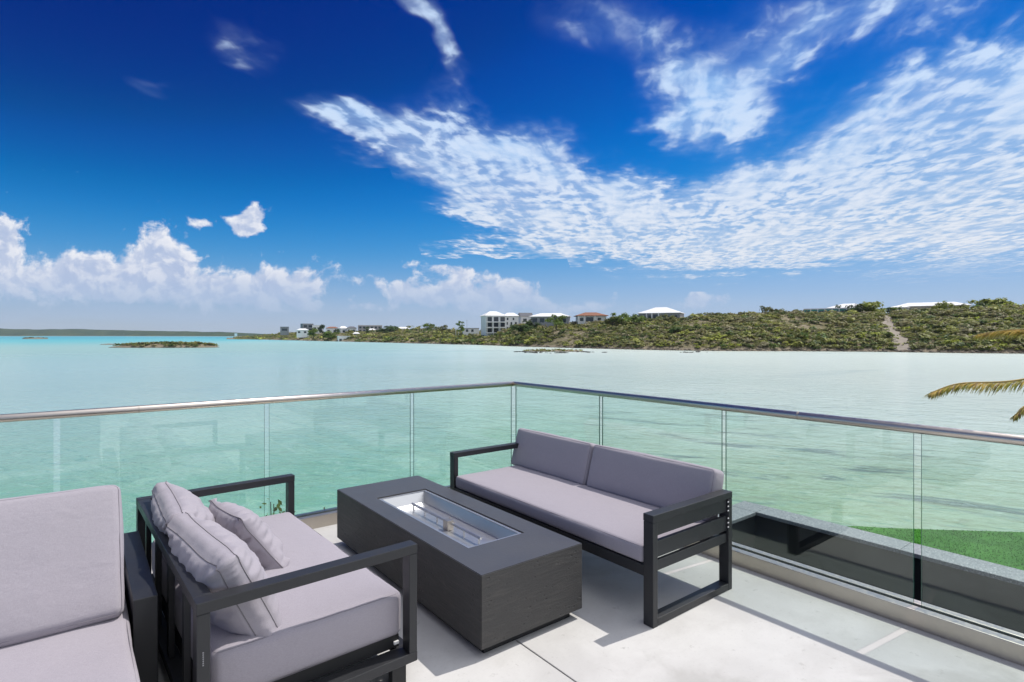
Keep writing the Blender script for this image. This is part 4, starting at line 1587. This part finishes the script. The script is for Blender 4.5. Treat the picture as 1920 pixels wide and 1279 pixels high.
# drop-in steel tray: flat rim and sloping walls
bm = bmesh.new()
zr = TZ1 - .012
a1 = ringv(hx0 + .004, hx1 - .004, hy0 + .004, hy1 - .004, zr)
a2 = ringv(hx0 + .020, hx1 - .020, hy0 + .020, hy1 - .020, zr)
a3 = ringv(hx0 + .045, hx1 - .045, hy0 + .055, hy1 - .055, zr - .066)
for A_, B_ in ((a1, a2), (a2, a3)):
    for k_ in range(4):
        j_ = (k_ + 1) % 4
        bm.faces.new((A_[k_], A_[j_], B_[j_], B_[k_]))
bm.faces.new(a3)
bmesh.ops.recalc_face_normals(bm, faces=bm.faces)
me_ = bpy.data.meshes.new('burner_tray'); bm.to_mesh(me_); bm.free()
md = link('burner_tray', me_, M['pan'], ft)
mb = MB()
rz0, rz1 = zr + .0005, zr + .006
e0x, e1x, e0y, e1y = hx0 + .003, hx1 - .003, hy0 + .003, hy1 - .003
mb.box(e0x, e0x + .018, e0y, e1y, rz0, rz1)
mb.box(e1x - .018, e1x, e0y, e1y, rz0, rz1)
mb.box(e0x + .0185, e1x - .0185, e0y, e0y + .018, rz0, rz1)
mb.box(e0x + .0185, e1x - .0185, e1y - .018, e1y, rz0, rz1)
mb.build('tray_rim', M['pan'], ft, bevel=.0015)
zf = zr - .066
bx0 = (hx0 + hx1) / 2 + .0
MB().tube([(bx0, hy0 + .16, zf + .040), (bx0, hy1 - .16, zf + .040)], .0085, 12).build('burner_tube', M['pan'], ft, smooth=False)
for yy in np.linspace(hy0 + .18, hy1 - .18, 6):
    MB().tube([(bx0, yy, zf - .001), (bx0, yy, zf + .034)], .0055, 8).build('burner_leg', M['pan'], ft)
ym = (hy0 + hy1) / 2 - .08
bar('igniter_box', M['shoe'], ft, bx0 - .034, bx0 + .010, ym - .028, ym + .028, zf + .001, zf + .062, bevel=.002)
for k_ in range(3):
    MB().tube([(bx0 + .05 + .03 * k_, ym + .1 * k_ - .02, zf - .001), (bx0 + .05 + .03 * k_, ym + .1 * k_ - .02, zf + .006)], .006, 8).build('screw_head', M['shoe'], ft)

# ------------------------------------------------------------------ three-seat sofa along the glass
SX0, SX1, SY0, SY1 = 2.437, 3.212, 1.903, 3.985
so = empty('outdoor_sofa', ((SX0 + SX1) / 2, (SY0 + SY1) / 2, 0), 0, label='long charcoal-framed outdoor sofa with grey cushions against the glass', cat='sofa')
scx, scy = so.location.x, so.location.y
sb = lambda n_, m_, x0, x1, y0, y1, z0, z1, bv=.003: bar(n_, m_, so, x0 - scx, x1 - scx, y0 - scy, y1 - scy, z0, z1, bevel=bv)
PWY = .066
for (ya, yb) in ((SY0, SY0 + PWY), (SY1 - PWY, SY1)):
    sb('leg', M['frame'], SX0, SX0 + .040, ya, yb, 0, .566)
    sb('leg', M['frame'], SX1 - .040, SX1, ya, yb, 0, .566)
    sb('armrest', M['frame'], SX0 - .001, SX1 + .001, ya - .001, yb + .001, .567, .607)
    sb('floor_runner', M['frame'], SX0 + .0405, SX1 - .0405, ya, yb, .003, .043)
    near = ya == SY0
    y0_, y1_ = (ya + .012, ya + .034) if near else (yb - .034, yb - .012)
    if near:
        sb('slat', M['frame'], SX0 + .0405, SX1 - .0405, y0_, y1_, .487, .5665)
        sb('slat', M['frame'], SX0 + .0405, SX1 - .0405, y0_, y1_, .369, .459)
        sb('slat', M['frame'], SX0 + .0405, SX1 - .0405, y0_, y1_, .296, .353)
        for zz in (.548, .521, .494, .447, .420, .393):
            MB().tube([(SX1 - .047 - scx, y0_ - .011 - scy, zz), (SX1 - .0395 - scx, y0_ - .011 - scy, zz)], .0042, 8).build('screw', M['whiteplastic'], so)
sb('seat_rail', M['frame'], SX0 + .001, SX0 + .045, SY0 + PWY + .0005, SY1 - PWY - .0005, .262, .322)
sb('seat_rail', M['frame'], SX1 - .08, SX1 - .036, SY0 + PWY + .0005, SY1 - PWY - .0005, .262, .322)
sb('back_rail', M['frame'], SX1 - .042, SX1 - .002, SY0 + PWY + .0005, SY1 - PWY - .0005, .527, .566)
for k_ in range(9):
    y = SY0 + .2 + k_ * .21
    sb('seat_slat', M['frame'], SX0 + .046, SX1 - .081, y, y + .06, .296, .318, .002)
for k_ in range(5):
    y = SY0 + .3 + k_ * .36
    sb('back_slat', M['frame'], SX1 - .034, SX1 - .012, y, y + .05, .3225, .5265, .002)
c_ = link('seat_cushion', softbox(.665, SY1 - SY0 - 2 * PWY - .012, .098, .024, .010, .004, 3, 26), FABRIC, so, (SX0 + .335 - scx, 0, .324))
edge_seams(c_, .665, SY1 - SY0 - 2 * PWY - .012, .098, .024)
for k_, (ya, yb) in enumerate(((1.985, 3.035), (3.050, 3.99))):
    me = softbox(.335, yb - ya, .13, .028, .012, .006, 5 + k_, 26)
    # local x becomes the cushion's height once tipped up
    o = link('back_cushion', me, FABRIC, so)
    o.rotation_euler = (0, math.radians(-74), (.006, -.012)[k_])
    o.location = (3.232 - scx, (ya + yb) / 2 - scy, .542)
    edge_seams(o, .335, yb - ya, .13, .028)

# ------------------------------------------------------------------ loveseat
LR = math.radians(2.2)
lv = empty('loveseat', (.74, 3.12, 0), LR, label='grey cushioned loveseat with open square charcoal arm frames facing the fire table', cat='loveseat')
lx0, lx1, ly0, ly1 = -.445, .452, -.85, .85
lb = lambda n_, m_, *a, bv=.003: bar(n_, m_, lv, *a, bevel=bv)
for s in (-1, 1):
    ya, yb = (ly0, ly0 + .064) if s < 0 else (ly1 - .064, ly1)
    lb('arm_post', M['frame'], lx1 - .040, lx1, ya, yb, .1305, .579)
    lb('arm_post', M['frame'], lx0, lx0 + .045, ya, yb, .1305, .579)
    lb('armrest', M['frame'], lx0 - .001, lx1 + .001, ya - .001, yb + .001, .580, .622)
    lb('base_runner', M['frame'], lx0 - .001, lx1 + .001, ya - (.001 if s < 0 else .022), yb + (.022 if s < 0 else .001), .088, .130)
    for xx in (lx0 + .04, lx1 - .12):
        lb('foot', M['dark'], xx, xx + .07, ya + .012, yb - .012, 0, .0875)
lb('back_rail', M['frame'], lx0, lx0 + .062, ly0 + .0655, ly1 - .0655, .578, .6215)
lb('base_rail', M['frame'], lx0, lx0 + .06, ly0 + .0875, ly1 - .0875, .088, .130)
lb('base_rail', M['frame'], lx1 - .06, lx1, ly0 + .0875, ly1 - .0875, .088, .130)
for k_ in range(7):
    y = ly0 + .16 + k_ * .22
    lb('base_slat', M['frame'], lx0 + .061, lx1 - .061, y, y + .07, .100, .128, bv=.002)
for y in (-.55, -.19, .17, .52):
    lb('back_slat', M['frame'], lx0 + .012, lx0 + .036, y, y + .045, .1305, .5775, bv=.002)
c_ = link('seat_cushion', softbox(.80, 1.555, .205, .035, .016, .008, 11, 26, .005), FABRIC, lv, (.020, 0, .186))
edge_seams(c_, .80, 1.555, .205, .035)
bar('seat_gap_fill', M['dark'], lv, lx0 + .061, lx1 - .045, ly0 + .092, ly1 - .092, .1305, .187, bevel=0)  # black block standing in for the shaded gap under the cushion
bar('cushion_tag', M['whiteplastic'], lv, lx1 - .075, lx1 - .05, ly0 + .078, ly0 + .0895, .15, .163, bevel=.001)
# small vertical maker's mark low on the near rear post, only a row of tiny strokes
mb = MB()
for k_ in range(7):
    mb.box(lx0 + .019, lx0 + .0235, ly0 - .0012, ly0 + .0005, .395 + k_ * .0075, .395 + k_ * .0075 + .0045)
mb.build('logo_print', simple('logo_grey', (.25, .25, .26), .5), lv)
for k_, (yc, lean, yw, sd) in enumerate(((-.405, 26, .07, 21), (.330, 30, -.05, 22))):
    me, seam = pillow(.715, .430, .080, .090, sd, 52, .055, .022)
    o = link('back_cushion', me, FABRIC, lv)
    Rm = Matrix.Rotation(math.radians(90) + yw, 4, 'Z') @ Matrix.Rotation(math.radians(-lean), 4, 'X')
    o.matrix_local = Matrix.Translation((lx0 + .185, yc, .522)) @ Rm
    link('seam_piping', seam, M['piping'], o)

me, seam = pillow(.60, .375, .004, .095, 41, 52, .09, .024)
tp = link('throw_pillow', me, FABRIC, None, label='small crumpled grey scatter pillow leaning on the loveseat back cushions', category='pillow')
tp.matrix_world = Matrix.Translation((.700, 3.225, .512)) @ Matrix.Rotation(math.radians(97), 4, 'Z') @ Matrix.Rotation(math.radians(-33), 4, 'X') @ Matrix.Rotation(math.radians(5), 4, 'Y')
link('seam_piping', seam, M['piping'], tp)

# ------------------------------------------------------------------ chaise at the left edge
ch_ = empty('chaise_lounge', (-.55, 2.6, 0), 0, label='pale mauve-grey chaise sofa with broad charcoal arm at the left edge', cat='sofa')
cb = lambda n_, m_, x0, x1, y0, y1, z0, z1, bv=.004: bar(n_, m_, ch_, x0 + .55, x1 + .55, y0 - 2.6, y1 - 2.6, z0, z1, bevel=bv)
cb('armrest', M['frame'], .172, .258, 2.735, 3.70, .06, .50)
cb('armrest', M['frame'], -1.43, -1.344, 2.735, 3.70, .06, .50)
cb('back_panel', M['frame'], -1.3435, .1715, 3.62, 3.70, .06, .49)
cb('base_frame', M['frame'], -1.34, .168, 1.76, 3.619, .10, .265)
for (x, y) in ((-1.27, 1.84), (.03, 1.84), (-1.27, 3.45), (.03, 3.45)):
    cb('leg', M['dark'], x, x + .06, y, y + .06, 0, .0995)
c_ = link('seat_cushion', softbox(1.49, 1.56, .172, .032, .010, .006, 51, 28, .004), FABRIC, ch_, (-.588 + .55, 2.57 - 2.6, .2655))
edge_seams(c_, 1.49, 1.56, .172, .032)
me = softbox(1.47, .545, .17, .032, .016, .006, 52, 28, .004)
o = link('back_cushion', me, FABRIC, ch_)
o.rotation_euler = (math.radians(60), 0, 0)
o.location = (-.592 + .55, 2.995 - 2.6, .615)
edge_seams(o, 1.47, .545, .17, .032)

# ------------------------------------------------------------------ coconut palm at the right edge
def mat_frond():
    m_, t, b = new_mat('dry_palm_leaf')
    a = t.n.new('ShaderNodeAttribute')
    a.attribute_name = 'tint'
    t.put(b.inputs['Base Color'], a.outputs['Color'])
    b.inputs['Roughness'].default_value = .6
    tl = t.n.new('ShaderNodeBsdfTranslucent')
    t.put(tl.inputs['Color'], a.outputs['Color'])
    ms = t.n.new('ShaderNodeMixShader')
    ms.inputs[0].default_value = .5
    t.l.new(b.outputs[0], ms.inputs[1])
    t.l.new(tl.outputs[0], ms.inputs[2])
    t.l.new(ms.outputs[0], [q for q in t.n if q.type == 'OUTPUT_MATERIAL'][0].inputs[0])
    return m_


M['frond'] = mat_frond()
PC = bearing(2165, 7.3, 1.02)
palm = empty('palm_tree', (PC.x, PC.y, LZ), 0, label='coconut palm whose yellowing frond tips hang in from the right edge', cat='palm tree')
ptk = simple('palm_trunk', (.16, .13, .10), .9, 0, .2, .3, 8)
MB().tube([(.25, -.1, 0), (.15, -.05, 1.2), (.04, 0, 2.6), (0, 0, PC.z - LZ)], [.17, .13, .12, .13], 12).build('trunk', ptk, palm, smooth=True)


midrib_mat = simple('palm_midrib', (.42, .30, .10), .6, 0, .3, .2, 5)


def frond(pts, seed, green, ll=.30):
    """pts: world points of the midrib from crown to tip"""
    r = np.random.default_rng(seed)
    P_ = [Vector(p) - Vector((PC.x, PC.y, LZ)) for p in pts]
    # Catmull-Rom through the midrib points
    ext = [P_[0] * 2 - P_[1]] + P_ + [P_[-1] * 2 - P_[-2]]
    path = []
    for i in range(1, len(ext) - 2):
        for q in np.linspace(0, 1, 34, endpoint=False):
            a, b, c, d = ext[i - 1:i + 3]
            path.append(.5 * ((2 * b) + (c - a) * q + (2 * a - 5 * b + 4 * c - d) * q * q + (3 * b - a - 3 * c + d) * q ** 3))
    path.append(P_[-1])
    n = len(path)
    mb = MB()
    mb.tube(path, [.018 * (1 - .85 * i / (n - 1)) + .002 for i in range(n)], 6)
    mids = mb.mesh('midrib', True)
    vs, tint = [], []
    for i in range(4, n - 1):
        f = i / (n - 1)
        d = (path[min(i + 1, n - 1)] - path[i - 1]).normalized()
        sd = d.cross(Vector((0, 0, 1))).normalized()
        for s in (-1, 1):
            for k in range(3):
                L = ll * (1 - .55 * f ** 2) * r.uniform(.7, 1.15)
                dirv = (d * r.uniform(.7, 1.1) + sd * s * r.uniform(.2, .55) + Vector((0, 0, -1)) * r.uniform(.2, .65)).normalized()
                wd = dirv.cross(Vector((0, 0, 1))).normalized() * r.uniform(.004, .008)
                p0 = path[i] + d * r.uniform(-.01, .01)
                p1 = p0 + dirv * L * .55
                p2 = p1 + (dirv + Vector((0, 0, -.45))).normalized() * L * .45
                vs += [p0 - wd * .5, p0 + wd * .5, p1 + wd, p1 - wd, p1 - wd, p1 + wd, p2 + wd * .12, p2 - wd * .12]
                g = r.random()
                c = np.array((.50, .46, .08)) if g < green else (np.array((.82, .62, .20)) if g < .90 else np.array((.40, .27, .15)))
                c = c * r.uniform(.75, 1.2)
                tint += [c] * 6 + [c * .6] * 2
    me = np_mesh('leaflets', [tuple(v) for v in vs], np.arange(len(vs)).reshape(-1, 4))
    ca_ = me.color_attributes.new('tint', 'FLOAT_COLOR', 'POINT')
    ca_.data.foreach_set('color', np.concatenate([np.array(tint), np.ones((len(tint), 1))], 1).astype(np.float32).ravel())
    fo = link('frond', mids, midrib_mat, palm)
    link('leaflets', me, M['frond'], fo)


w3 = lambda px, py, d: (*bearing(px, d)[:2], zat(py, d))
frond([PC, w3(2040, 690, 7.35), w3(1900, 714, 7.4), w3(1800, 719, 7.4), w3(1745, 736, 7.4)], 1, .35, .31)
frond([PC, w3(2060, 622, 8.0), w3(1960, 618, 8.4), w3(1890, 619, 8.6), w3(1832, 627, 8.7)], 2, .15, .33)
frond([PC, w3(2080, 740, 7.1), w3(1990, 740, 7.0), w3(1935, 755, 6.9), w3(1903, 778, 6.9)], 3, .3, .24)
for k_, (ax_, up) in enumerate(((20, .9), (-30, 1.0), (-75, .8), (-120, .5))):
    a_ = math.radians(ax_)
    dx, dy = math.cos(a_), math.sin(a_)
    frond([PC, PC + Vector((dx * .7, dy * .7, up * .55)), PC + Vector((dx * 1.5, dy * 1.5, up * .6)), PC + Vector((dx * 2.2, dy * 2.2, up * .1))], 10 + k_, .5, .34)


# ------------------------------------------------------------------ sea air between the terrace and the far hills
hzm = bpy.data.materials.new('sea_haze')
hzm.use_nodes = True
ht = NT(hzm.node_tree)
for n_ in list(ht.n):
    if n_.type == 'BSDF_PRINCIPLED':
        ht.n.remove(n_)
pvn = ht.n.new('ShaderNodeVolumePrincipled')
pvn.inputs['Color'].default_value = (.78, .88, 1.0, 1)
pvn.inputs['Density'].default_value = .00006
pvn.inputs['Anisotropy'].default_value = 0.0
ht.l.new(pvn.outputs[0], [n_ for n_ in ht.n if n_.type == 'OUTPUT_MATERIAL'][0].inputs['Volume'])
MB().box(-5200, 5200, -5200, 5200, WZ - 6, 75).build('haze', hzm, kind='stuff', label='thin bluish sea air over the whole bay', category='haze')
